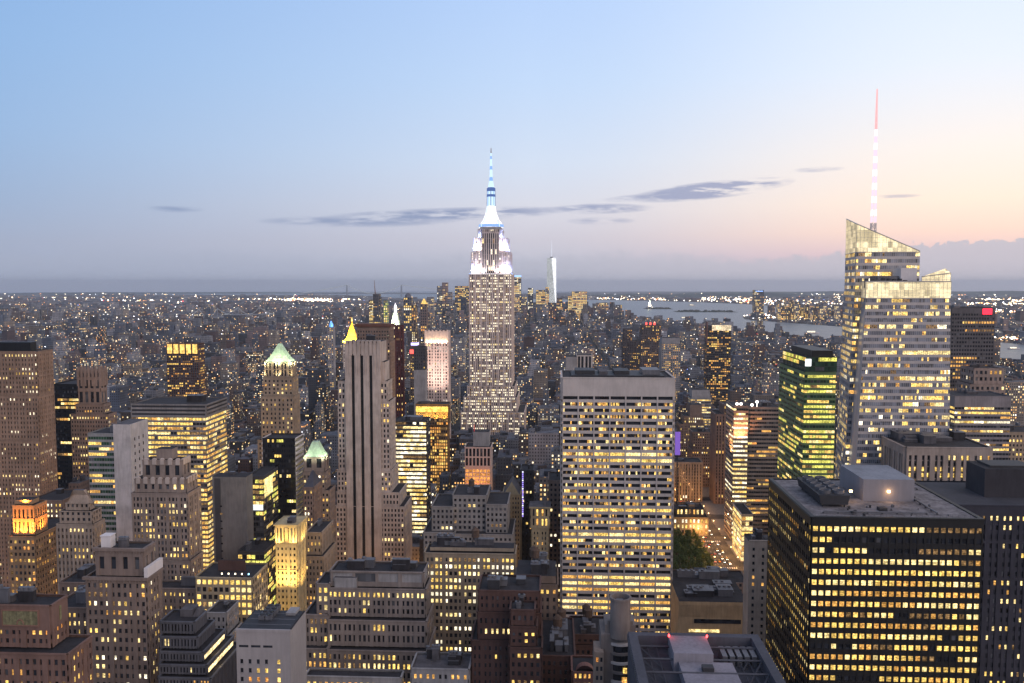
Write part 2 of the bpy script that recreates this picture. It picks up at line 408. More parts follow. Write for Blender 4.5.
def H(name, label, short, Y, tiers, st, yvis=683, depth=40, xs=None, n=3, tanks=0, crown=None, cat='building', faces=None, seed=None, pcap=100):
    """one building: tiers (xl, xr, ytop, forward, extra depth, overrides) measured on the front wall; xs: where the far edge of the side wall stands"""
    rng = random.Random(seed or label)
    S0 = dict(SD); S0.update(st)
    if not S0['group'] and .4 <= S0['pier'] <= .56 and 'stn' not in S0:
        S0['group'] = rng.choice((0, 2, 2, 3, 3, 4)); S0['gpier'] = S0['bay'] * rng.uniform(.62, .85); S0['gdp'] = S0['dp'] + rng.uniform(.05, .3); S0['belts'] = sorted(rng.uniform(.05, .97) for _ in range(rng.randint(1, 3)))
    X0 = [at(t[0], t[2], Y - t[3])[0] for t in tiers]; X1 = [at(t[1], t[2], Y - t[3])[0] for t in tiers]
    Z = [at((t[0] + t[1]) / 2, t[2], Y - t[3])[2] for t in tiers]
    if xs is not None:
        t = tiers[0]; edge = X1[0] if X1[0] < 0 else X0[0]
        if X0[0] < 0 < X1[0]: edge = X0[0] if xs < t[0] else X1[0]
        d = ray(xs, t[2]); depth = max(8.0, edge / (d[0] / d[1]) - Y)
    root = empty(name, ((X0[-1] + X1[-1]) / 2, Y, 0)); tag(root, label, cat)
    W = MB(); RF = MB(); panes = []; boxes = []
    ch = [i for i, t in enumerate(tiers) if not (len(t) > 5 and t[5].get('wing'))]
    for i, t in enumerate(tiers):
        S = dict(S0); S.update(t[5] if len(t) > 5 else {})
        y0 = Y - t[3]; y1 = Y + depth + (t[4] if len(t) > 4 else 0); x0, x1, z1 = X0[i], X1[i], Z[i]
        z0 = 0.0
        if i in ch and ch.index(i) + 1 < len(ch): z0 = Z[ch[ch.index(i) + 1]]
        if z0 >= z1: z0 = 0
        boxes.append((x0, x1, y0, y1, z0, z1))
        top = z1 - (0.9 if S['par'] > .3 and not S['blank'] else 0)
        W.box(x0, x1, y0, y1, z0, top, S['wall'])
        if not (crown and i == 0 and crown != 'flat'): RF.box(x0 + .05, x1 - .05, y0 + .05, y1 - .05, top, top + .12, S['roof'])
        Fr = ((x0, y0, z0), (x1, y0, z0), (x1, y0, z1), (x0, y0, z1)); Lf = ((x0, y1, z0), (x0, y0, z0), (x0, y0, z1), (x0, y1, z1))
        Rt = ((x1, y0, z0), (x1, y1, z0), (x1, y1, z1), (x1, y0, z1)); Bk = ((x1, y1, z0), (x0, y1, z0), (x0, y1, z1), (x1, y1, z1))
        F = S.get('faces', 'FLRB')
        SS = dict(S); SS.update(S.get('side', {})); 
        if 'F' in F: facade(W, panes, Fr, S, rng, 'F')
        facade(W, panes, Lf, SS, rng, 'L', windows=x0 > -8) if 'L' in F else None
        facade(W, panes, Rt, SS, rng, 'R', windows=x1 < 8) if 'R' in F else None
        if 'B' in F: facade(W, panes, Bk, dict(S, blank=S['blank']), rng, 'B', windows=False)
        S['_'] = 0
    W.build('wall', root, root.location); RF.build('roof', root, root.location)
    place_panes(root, panes, yvis, pcap)
    b = boxes[0]
    if n or tanks: clutter(root, b[0] + 1, b[1] - 1, b[2] + 1, b[3] - 1, b[5] - .75, n, rng, tanks)
    for b in boxes[1:]:
        pass
    for i, b in enumerate(boxes):
        HEROES.append((b[0], b[1], b[2], b[3], b[5], short, yvis, min(proj((b[0], b[2], b[5]))[0], proj((b[0], b[3], b[5]))[0]), max(proj((b[1], b[2], b[5]))[0], proj((b[1], b[3], b[5]))[0])))
    return root, boxes

# ------------------------------------------------------------------ ground, water, streets
def grid_strip(rows, name, mat, dz, nx=24):
    """rows: (Y, x left, x right); a sheet that follows the curve of the earth"""
    ys = []
    for (a, b) in zip(rows[:-1], rows[1:]):
        k = max(1, int((b[0] - a[0]) / 400)); 
        for q in range(k):
            t = q / k; ys.append([a[i] * (1 - t) + b[i] * t for i in range(3)])
    ys.append(list(rows[-1]))
    v = []; f = []
    for (y, a, b) in ys:
        for i in range(nx + 1):
            x = a + (b - a) * i / nx; v.append((x, y, gz(x, y) + dz))
    for j in range(len(ys) - 1):
        for i in range(nx):
            a = j * (nx + 1) + i; f.append((a, a + 1, a + nx + 2, a + nx + 1))
    me = bpy.data.meshes.new(name); me.from_pydata(v, [], f); me.materials.append(mat)
    for p in me.polygons: p.use_smooth = True
    o = bpy.data.objects.new(name, me); COL.objects.link(o)
    return o

def mat_ground():
    m, T = mat_new('ground')
    pos = T.new('ShaderNodeNewGeometry').outputs['Position']
    a = T.noise(pos, 0.004, 5, 0.65); b = T.noise(pos, 0.03, 4, 0.6)
    col = T.ramp(T.m('ADD', T.m('MULTIPLY', a, .5), T.m('MULTIPLY', b, .5)), [(0.35, (0.030, 0.038, 0.028)), (0.5, (0.055, 0.052, 0.055)), (0.65, (0.10, 0.088, 0.088))])
    bs = T.new('ShaderNodeBsdfPrincipled'); T.l.new(col, bs.inputs['Base Color']); bs.inputs['Roughness'].default_value = 0.95
    finish(T, bs.outputs[0]); return m
def mat_water():
    m, T = mat_new('water')
    pos = T.new('ShaderNodeNewGeometry').outputs['Position']
    bs = T.new('ShaderNodeBsdfPrincipled'); bs.inputs['Base Color'].default_value = (0.035, 0.055, 0.085, 1)
    bs.inputs['Roughness'].default_value = 0.30; bs.inputs['IOR'].default_value = 1.33
    bp = T.new('ShaderNodeBump'); bp.inputs['Strength'].default_value = 0.55; bp.inputs['Distance'].default_value = 6.0
    n = T.m('ADD', T.noise(T.vm('MULTIPLY', pos, (1.0, 0.35, 1.0)), 0.03, 4, 0.65), T.m('MULTIPLY', T.noise(pos, 0.0035, 3, 0.5), 3.0))
    T.l.new(n, bp.inputs['Height'])
    T.l.new(bp.outputs[0], bs.inputs['Normal'])
    finish(T, bs.outputs[0]); return m
MG = mat_ground(); MW = mat_water()
v = []; f = []
rr = [0] + [200 * 1.16 ** i for i in range(38)] + [56000.0, 60000.0, 70000]
rr = sorted(set(r for r in rr if r <= 70000)); NA = 96
for r in rr:
    for j in range(NA):
        t = 2 * math.pi * j / NA; x, y = r * math.sin(t), r * math.cos(t); v.append((x, y, gz(x, y)))
for i in range(len(rr) - 1):
    for j in range(NA):
        a = i * NA + j; b = i * NA + (j + 1) % NA; f.append((a + NA, b + NA, b, a))
me = bpy.data.meshes.new('ground'); me.from_pydata(v, [], f); me.materials.append(MG)
for p in me.polygons: p.use_smooth = True
o = bpy.data.objects.new('ground', me); COL.objects.link(o); tag(o, kind='structure')

BAY = [(1200, 1660, 2900), (2000, 1600, 2560), (2764, 1476, 2330), (3746, 1180, 1995), (5000, 900, 1760), (5262, 850, 1730), (6000, 640, 1470), (6314, 480, 1390), (6800, 180, 1480),
       (6950, -150, 1560), (7500, -420, 1900), (9000, -500, 2500), (11000, -700, 2600), (13000, -1300, 1900), (14200, -2000, 900), (15000, -2600, -200), (17000, -3400, -1700),
       (19000, -4000, -2400), (21000, -6000, -2400), (30000, -20000, -500), (60000, -45000, 9000)]
RIV = [(4200, -2960, -2500), (4500, -3050, -2550), (5300, -2400, -1950), (6300, -1300, -800), (6900, -900, -500), (7400, -800, -440)]
def interp(rows, y, c):
    if y < rows[0][0] or y > rows[-1][0]: return None
    for a, b in zip(rows[:-1], rows[1:]):
        if a[0] <= y <= b[0]:
            t = (y - a[0]) / (b[0] - a[0]); return a[c] * (1 - t) + b[c] * t
def in_water(x, y, mg=25):
    for rows in (BAY, RIV):
        a = interp(rows, y, 1)
        if a is not None and a - mg < x < interp(rows, y, 2) + mg: return True
    return False
tag(grid_strip(BAY, 'water_bay', MW, 1.2), kind='structure').name = 'water'
tag(grid_strip(RIV, 'water_river', MW, 1.2), kind='structure').name = 'river_water'

# hills on the horizon
def hills(name, a0, a1, D, h, seed, w=2500):
    rng = random.Random(seed); v = []; f = []; n = 90; K = 5
    ph = [rng.uniform(0, 6) for _ in range(6)]
    for i in range(n + 1):
        t = i / n; a = R(a0 + (a1 - a0) * t)
        e = max(0.0, math.sin(math.pi * t)) ** 0.45
        hh = h * e * (0.75 + 0.12 * math.sin(9 * t + ph[0]) + 0.08 * math.sin(23 * t + ph[1]) + 0.05 * math.sin(61 * t + ph[2]))
        for k in range(K):
            d = D + w * (k / (K - 1) - 0.5); q = math.sin(math.pi * k / (K - 1))
            x, y = d * math.sin(a), d * math.cos(a); v.append((x, y, gz(x, y) - 5 + (hh + 5) * q))
    for i in range(n):
        for k in range(K - 1):
            a = i * K + k; f.append((a, a + K, a + K + 1, a + 1))
    me = bpy.data.meshes.new(name); me.from_pydata(v, [], f); me.materials.append(stone('hill_woods', (0.03, 0.045, 0.04), 1.0, 0.3, scale=0.002))
    o = bpy.data.objects.new(name, me); COL.objects.link(o); tag(o, kind='structure')
hills('hills', 1.5, 19.0, 19000, 100, 3)
hills('hills', 8, 40.0, 27000, 130, 4)
hills('hills', -45, -9, 30000, 60, 5)

# streets: the sheet of asphalt shows between raised blocks
ROAD = stone('asphalt', (0.05, 0.05, 0.052), 0.85, 0.3, scale=0.3)
PAVE = stone('pavement', (0.16, 0.155, 0.15), 0.9, 0.25, scale=0.4)
AVS = [-905, -735, -605, -470, -330, -170, 158, 430, 690, 920, 1150, 1380, 1600]     # centre lines of the avenues
B = MB(); B.box(-1000, 1650, 150, 1560, -0.5, 0.02, ROAD); tag(B.build('road'), kind='structure')
B = MB()
for i in range(len(AVS) - 1):
    for k in range(49, 29, -1):
        y0 = 60 + 80.4 * (49 - k) + 9; B.box(AVS[i] + 15, AVS[i + 1] - 15, y0, y0 + 62, 0.0, 0.17, PAVE)
tag(B.build('pavement'), kind='structure')
B = MB(); PAINT = stone('road_paint', (0.75, 0.75, 0.72), 0.8, 0.2)
for a in AVS[3:9]:
    for off in (-6.2, -2.1, 2.1, 6.2):
        for y in range(300, 1300, 12): B.poly([(a + off - .08, y, .03), (a + off + .08, y, .03), (a + off + .08, y + 4, .03), (a + off - .08, y + 4, .03)], PAINT)
    for k in range(45, 33, -1):
        y = 60 + 80.4 * (49 - k)
        for q in range(-9, 10, 2): B.poly([(a + q - .4, y - 13, .03), (a + q + .4, y - 13, .03), (a + q + .4, y - 9.5, .03), (a + q - .4, y - 9.5, .03)], PAINT)
tag(B.build('road_markings'), kind='structure')

# ------------------------------------------------------------------ wall materials
LIME = stone('limestone', (0.42, 0.35, 0.31)); LIMED = stone('shaded_limestone', (0.235, 0.185, 0.16))  # the darker limestone carries shade of the street canyons in its base colour
TAN = stone('tan_brick', (0.30, 0.23, 0.17)); BROWN = stone('brown_brick', (0.19, 0.135, 0.11)); DBRICK = stone('dark_red_brick', (0.085, 0.047, 0.04))
BUFF = stone('buff_terracotta', (0.42, 0.34, 0.20)); CONC = stone('pale_concrete', (0.42, 0.40, 0.40)); GREYC = stone('grey_concrete', (0.27, 0.26, 0.265))
BLACK = stone('black_metal', (0.012, 0.012, 0.014), 0.5, 0.2); DGREY = stone('dark_grey_panel', (0.06, 0.06, 0.068), 0.6, 0.2)
TRAV = stone('travertine', (0.46, 0.415, 0.395), var=0.12); COPPER = stone('green_copper', (0.42, 0.56, 0.42), 0.7, 0.25, scale=0.4)
SLATE = stone('slate', (0.06, 0.06, 0.075), 0.7); GOLD = stone('gilded_tiles', (0.85, 0.55, 0.10), 0.45, 0.15); WHITEP = stone('white_panel', (0.62, 0.58, 0.58), var=0.1)
REDBR = stone('red_brick', (0.20, 0.10, 0.08)); GREENM = stone('green_spandrel', (0.12, 0.19, 0.09), 0.5, 0.2)
PINKST = stone('pink_stone', (0.55, 0.44, 0.40), var=0.12); SILVER = stone('silver_mullion', (0.30, 0.29, 0.29), 0.45, 0.15, spec=0.6)

stn = dict(wall=LIME, bay=2.9, pier=.5, span=.48)
def S(**k): d = dict(stn); d.update(k); return d

def pyramid(root, b, h, mat, inset=0.0, tip=1.2, name='roof'):
    B = MB(); x0, x1, y0, y1, z = b[0] - .4 + inset, b[1] + .4 - inset, b[2] - .4 + inset, b[3] + .4 - inset, b[5]
    ix, iy = (x1 - x0) / 2 - tip, (y1 - y0) / 2 - tip
    B.frustum(x0, x1, y0, y1, z - .85, z - .6, 0, 0, mat)
    # slightly hollowed slopes
    B.frustum(x0, x1, y0, y1, z - .6, z + h * .28, ix * .42, iy * .42, mat)
    B.frustum(x0 + ix * .42, x1 - ix * .42, y0 + iy * .42, y1 - iy * .42, z + h * .28, z + h, ix * .58, iy * .58, mat)
    return B.build(name, root, root.location)

def loc(root, p): return tuple(np.array(p) - np.array(root.location))
def pbox(root, name, x0, x1, y0, y1, z0, z1, mat, top=None, kind=None):
    B = MB(); B.box(x0, x1, y0, y1, z0, z1, mat, top); o = B.build(name, root, root.location)
    if kind: o['kind'] = kind
    return o

# ================================================================== the nearer buildings, left to right
# 1 tall brown office slab at the edge of the view
r, b = H('office_tower', 'tall brown stone tower with tightly spaced windows and black roof housing, leftmost of all', 'the tall brown edge tower', 640,
  [(-70, 37, 351, 0), (-70, 38, 395, 1.0), (-70, 39, 440, 2.0)], S(wall=stone('tower_brown', (0.25, 0.17, 0.125)), bay=2.6, pier=.5, span=.5, lit=.16, rowvar=.22, run=.55, pal='white', dp=.5, floor=3.6), yvis=500, xs=52, n=1)
pbox(r, 'roof_housing', b[0][0] + 20, b[0][1] - 9, b[0][2] + 6, b[0][3] - 6, b[0][5] - .6, b[0][5] + 6.5, BLACK)
# 2 black glass block
H('office_block', 'black glass office block with a few yellow lit strips between brown tower and pinnacled tower', 'the black glass block', 760, [(52, 82, 384, 0)],
  S(wall=BLACK, bay=1.6, pier=.08, span=.4, dp=.12, ds=.16, lit=.06, rowvar=.2, run=.9, pal='yellow'), yvis=480, xs=None, n=0)
# 3 pinnacled gothic tower
r, b = H('gothic_tower', 'brown gothic tower crowned with a ring of stone pinnacles above yellow lit floors', 'the pinnacled gothic tower', 720,
  [(78, 100, 377, 0, 0, dict(bay=5, pier=.42, span=.12, floor=12, lit=.0)), (76, 103, 404, 1, 1), (71, 108, 414, 2, 2)], S(wall=stone('gothic_brown', (0.24, 0.175, 0.145)), lit=.35, rowvar=.3, pal='cream', bay=2.4), yvis=470, depth=10, n=0)
B = MB(); q = b[0]
for i in range(7):
    for (yy) in (q[2] - .6, q[3] - .5):
        x = q[0] + (q[1] - q[0]) * i / 6; B.box(x - .9, x + .9, yy, yy + 1.6, q[5] - 8, q[5] + 5, MATS['gothic_brown']); B.frustum(x - .9, x + .9, yy, yy + 1.6, q[5] + 5, q[5] + 9.5, .75, .7, MATS['gothic_brown'])
for i in range(1, 4):
    for x in (q[0] - .7, q[1] - .8):
        y = q[2] + (q[3] - q[2]) * i / 4; B.box(x, x + 1.5, y - .8, y + .8, q[5] - 8, q[5] + 5, MATS['gothic_brown']); B.frustum(x, x + 1.5, y - .8, y + .8, q[5] + 5, q[5] + 9, .65, .65, MATS['gothic_brown'])
B.build('pinnacle_ring', r, r.location)
pbox(r, 'roof', q[0] + 3, q[1] - 3, q[2] + 3, q[3] - 3, q[5] - .7, q[5] + 3, SLATE)
# 4 glass block with blank concrete end
r, b = H('office_block', 'dark glass office block with horizontal panels joined to a blank pale concrete end wall', 'the glass block with the blank concrete end', 560, [(88, 114, 433, 0)],
  S(wall=stone('pale_spandrel', (0.24, 0.25, 0.26)), dark=GGLASS, bay=1.8, pier=.06, span=.45, dp=.1, ds=.14, lit=.16, rowvar=.3, run=.85, pal='yellow'), yvis=545, depth=24, n=1)
x0 = at(114, 424, 560)[0] + .3; x1 = at(131.5, 424, 560)[0]; zt = at(120, 424, 560)[2]
W = MB(); W.box(x0, x1, 558, 583, 0, zt, CONC); W.build('end_wall', r, r.location); pbox(r, 'roof', x0 + .5, x1 - .5, 558.5, 582.5, zt - .5, zt + .1, ROOFG)
B = MB()
for k in range(3):
    for j in range(24): B.poly([(x1 + .03, 563 + k * 6, zt - 12 - j * 5), (x1 + .03, 564.4 + k * 6, zt - 12 - j * 5), (x1 + .03, 564.4 + k * 6, zt - 9.8 - j * 5), (x1 + .03, 563 + k * 6, zt - 9.8 - j * 5)], DARK)
B.build('window', r, r.location)
HEROES.append((x0, x1, 558, 583, zt, 'the blank concrete end wall', 520, 114, 149))
# 5 yellow-lit block with a dark banded top
r, b = H('office_block', 'wide office block with every floor lit yellow beneath a dark banded attic', 'the wide yellow-lit block with the banded attic', 640,
  [(131, 206, 404, 0, 0, dict(bay=40, pier=.02, span=.5, floor=3.3, lit=0, dark=STEEL, par=1.2)), (131.6, 205.6, 417, -0.6, 0)],
  S(wall=stone('attic_grey', (0.20, 0.19, 0.19)), bay=2.6, pier=.10, span=.42, dp=.2, ds=.3, lit=.90, rowvar=.08, run=.6, pal='yellow', par=0.4), yvis=555, xs=227, n=1)
B = MB(); B.rings([(1.6, b[0][5] - .8), (1.6, b[0][5] + 4), (1.2, b[0][5] + 4.4)], (b[0][0] + b[0][1]) / 2 + 10, 668, WHITEP, 12); B.build('roof_vent', r, r.location)
# 6 dark tower with glowing gold top
r, b = H('office_tower', 'dark brown tower with glowing golden top floors beyond the wide yellow-lit block', 'the gold-topped dark tower', 1250, [(166.5, 198, 343.5, 0)],
  S(wall=stone('rust_pier', (0.16, 0.075, 0.05)), spm=DGREY, bay=3.1, pier=.22, span=.45, lit=.34, rowvar=.2, pal='amber', toplit=(2, 0.0), par=.5), yvis=394, xs=204, n=0, pcap=60)
q = b[0]
for i in range(5):
    x = q[0] + (i + .5) * (q[1] - q[0]) / 5
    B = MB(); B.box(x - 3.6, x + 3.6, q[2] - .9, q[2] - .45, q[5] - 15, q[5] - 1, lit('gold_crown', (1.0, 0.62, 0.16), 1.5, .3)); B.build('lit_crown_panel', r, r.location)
# 7 crenellated stone tower
r, b = H('stone_tower', 'grey stone tower with a scalloped crown stepping back in front of the wide yellow-lit block', 'the scalloped stone tower', 470,
  [(156, 172, 449, -2, -1, dict(blank=True)), (143, 182, 460, 0, 0, dict(bay=5.2, pier=.55, floor=7, span=.25, lit=0, par=3)), (135, 186, 479, 1.5, 3, dict(bay=4.0, pier=.6, floor=8, span=.4, lit=.05, par=3)), (132, 187, 493, 3, 5), (131, 190, 560, 4, 3), (131, 196, 590, 8, 4)],
  S(wall=LIMED, bay=2.35, pier=.42, span=.42, group=3, gpier=1.9, gdp=.7, lit=.42, pal='cream', rowvar=.22, run=.5, floor=3.6), yvis=612, depth=10, n=0, tanks=0)
B = MB()
for (k, m) in ((1, LIME), (2, LIME)):
    q = b[k]; nn = 5 if k == 1 else 7
    for i in range(nn):
        x = q[0] + (i + .5) * (q[1] - q[0]) / nn; B.box(x - 1.2, x + 1.2, q[2] - .8, q[2] + .4, q[5] - 2.6, q[5] + .6, m); B.frustum(x - 1.2, x + 1.2, q[2] - .8, q[2] + .4, q[5] + .6, q[5] + 1.2, .7, .3, m)
    for i in range(4):
        y = q[2] + (i + .5) * (q[3] - q[2]) / 4; B.box(q[1] - .6, q[1] + .8, y - 1.0, y + 1.0, q[5] - 2.6, q[5] + .8, m)
B.build('crown_scallop', r, r.location)
H('stone_wing', 'low stone wing with paired lit windows at the foot of the scalloped tower', 'the low stone wing under the scalloped tower', 440, [(150, 214, 588, 0)],
  S(wall=LIMED, bay=2.6, lit=.55, pal='cream', run=.6), yvis=640, xs=222, n=1)
H('stone_building', 'stepped grey stone building with dark narrow windows behind the terraced block', 'the stepped grey stone building', 405, [(207, 226, 612, 0), (204, 228, 636, 2)],
  S(wall=GREYC, bay=2.4, lit=.12, pal='amber'), yvis=683, xs=238, n=1)
# 9 orange floodlit tower
r, b = H('floodlit_tower', 'brown setback tower with its round-shouldered crown floodlit orange', 'the orange floodlit crown tower', 480,
  [(15, 32, 500, -2, -3, dict(blank=True)), (13, 34, 505, 0, 0, dict(bay=2.6, pier=.55, floor=9, span=.2, lit=.1)), (9, 35, 536, 2.5, 26)],
  S(wall=stone('amber_brick', (0.30, 0.19, 0.11)), bay=2.5, lit=.40, pal='amber', pier=.45), yvis=592, depth=12, n=0)
q = b[1]
ORC = (1.0, 0.36, 0.05)
for x in (q[0] + 1.5, (q[0] + q[1]) / 2, q[1] - 1.5): lamp((x, q[2] - 2.2, b[2][5] + .8), (x, q[2] + .5, q[5]), ORC, 15000, 150, .4, r)
for x in (q[0] + 1, q[1] - 1): lamp((x, q[2] - 5.5, b[2][5] + 1.5), ((q[0] + q[1]) / 2, q[2] + .5, q[5] - 3), ORC, 26000, 130, .4, r)
lamp((q[1] + 4, (q[2] + q[3]) / 2, b[2][5] + 1), (q[1], (q[2] + q[3]) / 2, q[5]), ORC, 30000, 140, .4, r)
lamp(((q[0] + q[1]) / 2, q[2] + .2, q[5] + 1.2), ((q[0] + q[1]) / 2, q[2] + 4, q[5] + 6), ORC, 16000, 150, .3, r)
# 10 tower with a hipped stone roof
r, b = H('stone_tower', 'tan tower with a blunt hipped stone roof beside the orange floodlit crown', 'the tower with the blunt hipped roof', 455,
  [(66, 89, 503, -2, -2, dict(bay=2.6, lit=.03, par=.5)), (60, 92, 511, 0, 0, dict(bay=3, lit=.02, par=.6)), (57, 93, 524, 1.2, 1.5, dict(toplit=(2, .3), group=1, gpier=1.2, gdp=.8))], S(wall=stone('warm_stone', (0.30, 0.235, 0.19)), bay=2.4, lit=.25, pal='cream', floor=3.8), yvis=578, depth=9, n=0, crown='hip')
B = MB(); q = b[0]; B.frustum(q[0], q[1], q[2], q[3], q[5] - .8, q[5] + 7, 3.6, 4.0, MATS['warm_stone'], ROOFG); B.build('roof', r, r.location)
H('office_block', 'dark brown office block with white lit window strips behind the orange crown tower', 'the dark brown strip-lit block', 545, [(30, 62, 500, 0)], S(wall=BROWN, lit=.3, pal='white', run=.85, rowvar=.4), yvis=540, n=1, depth=30)
# 11 stone tower in front
r, b = H('stone_tower', 'grey stone hotel-like tower with bracketed cornices and a small white roof tank', 'the front stone tower with bracketed cornices', 330,
  [(96, 143, 548, 0, 0, dict(bay=4.4, pier=.6, floor=7, span=.35, lit=0, par=3.5)), (86, 146, 577, 2, 2)],
  S(wall=stone('dusky_stone', (0.19, 0.145, 0.125)), bay=2.45, pier=.50, span=.5, lit=.38, pal='cream', rowvar=.2, toplit=(2, .5), group=0, floor=3.75), yvis=683, depth=9, n=1)
q = b[0]; p = b[1]
B = MB(); B.box(q[0] + 1, q[0] + 5, q[2] + 2, q[2] + 6, q[5] - .7, q[5] + 4, WHITEP); B.box(q[0] + .8, q[0] + 5.2, q[2] + 1.8, q[2] + 6.2, q[5] + 4, q[5] + 4.4, WHITEP); B.build('roof_tank', r, r.location)
B = MB()
for (w_, k) in ((q, 1.0), (p, 1.1)):
    B.box(w_[0] - k, w_[1] + k, w_[2] - k, w_[2] + .3, w_[5] - 1.1, w_[5] + .05, MATS['dusky_stone']); B.box(w_[1] - .3, w_[1] + k, w_[2] + .3, w_[3], w_[5] - 1.1, w_[5] + .05, MATS['dusky_stone'])
    for i in range(int((w_[1] - w_[0]) / 1.2)): B.box(w_[0] + .3 + i * 1.2, w_[0] + .75 + i * 1.2, w_[2] - k * .8, w_[2], w_[5] - 2.0, w_[5] - 1.12, MATS['dusky_stone'])
B.build('cornice', r, r.location)
pbox(r, 'parapet_wall', p[1] - .6, p[1] + .9, p[2] - .5, p[3], p[5] + .1, p[5] + 4, WHITEP)
# 12 red-brown building in the corner
r, b = H('brick_building', 'reddish brick and stone building with a green gilded panel below its crowded roof', 'the brick building with the green panel', 262,
  [(-30, 50, 604, 0, 0, dict(lit=.3)), (-40, 67, 652, 4, 1, dict(par=2, lit=.45))], S(wall=stone('rosy_brick', (0.165, 0.10, 0.082)), bay=2.3, pier=.5, span=.48, lit=.36, pal='amber', par=8.5), yvis=683, depth=9, n=3, tanks=1)
q = b[0]; x0 = at(4, 615, q[2])[0]; x1 = at(39, 615, q[2])[0]; z1 = at(20, 610, q[2])[2]; z0 = at(20, 624, q[2])[2]
B = MB(); m1 = stone('green_gold_panel', (0.17, 0.155, 0.085), 0.6, .5, scale=.8); m2 = stone('panel_frame', (0.22, 0.12, 0.09))
B.box(x0, x1, q[2] - .75, q[2] - .55, z0, z1, m1)
for (a0, a1, c0, c1) in ((x0 - .3, x1 + .3, z1, z1 + .35), (x0 - .3, x1 + .3, z0 - .35, z0), (x0 - .3, x0, z0, z1), (x1, x1 + .3, z0, z1)): B.box(a0, a1, q[2] - .95, q[2] - .5, c0, c1, m2)
cx = (x0 + x1) / 2
for i in range(10):
    t0, t1 = math.pi * i / 10, math.pi * (i + 1) / 10
    B.bar((cx + 1.1 * math.cos(t0), q[2] - .85, z0 + .3 + 1.5 * math.sin(t0)), (cx + 1.1 * math.cos(t1), q[2] - .85, z0 + .3 + 1.5 * math.sin(t1)), .22, m2)
B.box(q[1] + .55, q[1] + .75, q[2] + 4, q[3] - 4, z0, z1, m1)
B.build('ornamental_panel', r, r.location)
# 13
H('brown_building', 'narrow dark brown building with amber windows squeezed behind the green-panel building', 'the narrow amber-windowed building', 350, [(52, 87, 607, 0)], S(wall=BROWN, bay=2.4, lit=.5, pal='yellow', run=.5), yvis=683, depth=22, n=2)
H('low_building', 'low dark building with a sloping grey roof between the hipped tower and front stone tower', 'the low sloping-roofed building', 395, [(60, 96, 582, 0)], S(wall=BROWN, lit=.3), yvis=600, depth=26, n=3)
# 14 terraced dark block
tt = []
for i, (xr, yt) in enumerate(((194, 621), (197, 636), (202, 651), (206, 664), (210, 677))): tt.append((161 - i * .4, xr, yt, i * 2.6, i * 2.6))
r, b = H('terraced_block', 'dark ribbed office block stepping down in five terraces with glowing edges', 'the dark terraced block', 318, tt,
  S(wall=stone('ribbed_metal', (0.10, 0.10, 0.115), .6), bay=1.3, pier=.42, span=.22, floor=3.5, dp=.45, ds=.2, lit=.02, pal='yellow', par=1.1, side=dict(lit=.0)), yvis=683, xs=206, n=0)
B = MB(); q = b[0]; B.box(q[0] + 5, q[0] + 10, q[2] + 6, q[2] + 12, q[5] - .7, q[5] + 2.2, ROOFG); B.frustum(q[0] + 10, q[0] + 13, q[2] + 6, q[2] + 12, q[5] - .7, q[5] + 2.2, 1.2, 1, ROOFG); B.build('roof_housing', r, r.location)
for k in (3, 4):
    q = b[k - 1]; B = MB(); B.box(q[1] + .5, q[1] + .62, q[2] + 1, q[3] - 1, q[4] + .4, q[4] + 2.0, lit('terrace_glow', (1, .74, .36), 1.6, .5)); B.build('lit_terrace', r, r.location)
    lamp((q[1] + 1.6, q[2] + 6, q[4] + 2.2), (q[1] + 2.4, q[2] + 10, q[4]), (1, .7, .3), 600, 150, .3, r)
# 15 bright grid building
r, b = H('office_building', 'square-windowed building glowing yellow-white below a black roof with a row of roof lamps', 'the bright square-windowed building', 430, [(196, 252, 577, 0)],
  S(wall=stone('cream_stone', (0.36, 0.29, 0.20)), bay=3.1, pier=.32, span=.38, floor=4.0, lit=.88, rowvar=.1, pal='cream', par=1.5, side=dict(lit=.3), run=.3), yvis=638, xs=267, n=0)
q = b[0]
B = MB(); B.box(q[0] + 7, q[1] - 8, q[2] + 12, q[3] - 10, q[5] - .7, q[5] + 5, DBRICK, ROOF); B.build('penthouse', r, r.location)
for i in range(5):
    x = q[0] + 13 + i * 3.6; B = MB(); B.box(x - .4, x + .4, q[2] + 2.0, q[2] + 2.8, q[5] - .75, q[5] + .6, STEEL); k = B.build('roof_lamp', r, r.location)
    B = MB(); B.rings([(.38, q[5] + .62), (.38, q[5] + 1.2), (.2, q[5] + 1.35)], x, q[2] + 2.4, glow('lamp_cyan' if i == 4 else 'lamp_warm', (.3, .75, 1) if i == 4 else (1, .85, .6), 4), 8)
    o = B.build('lens', k, r.location)
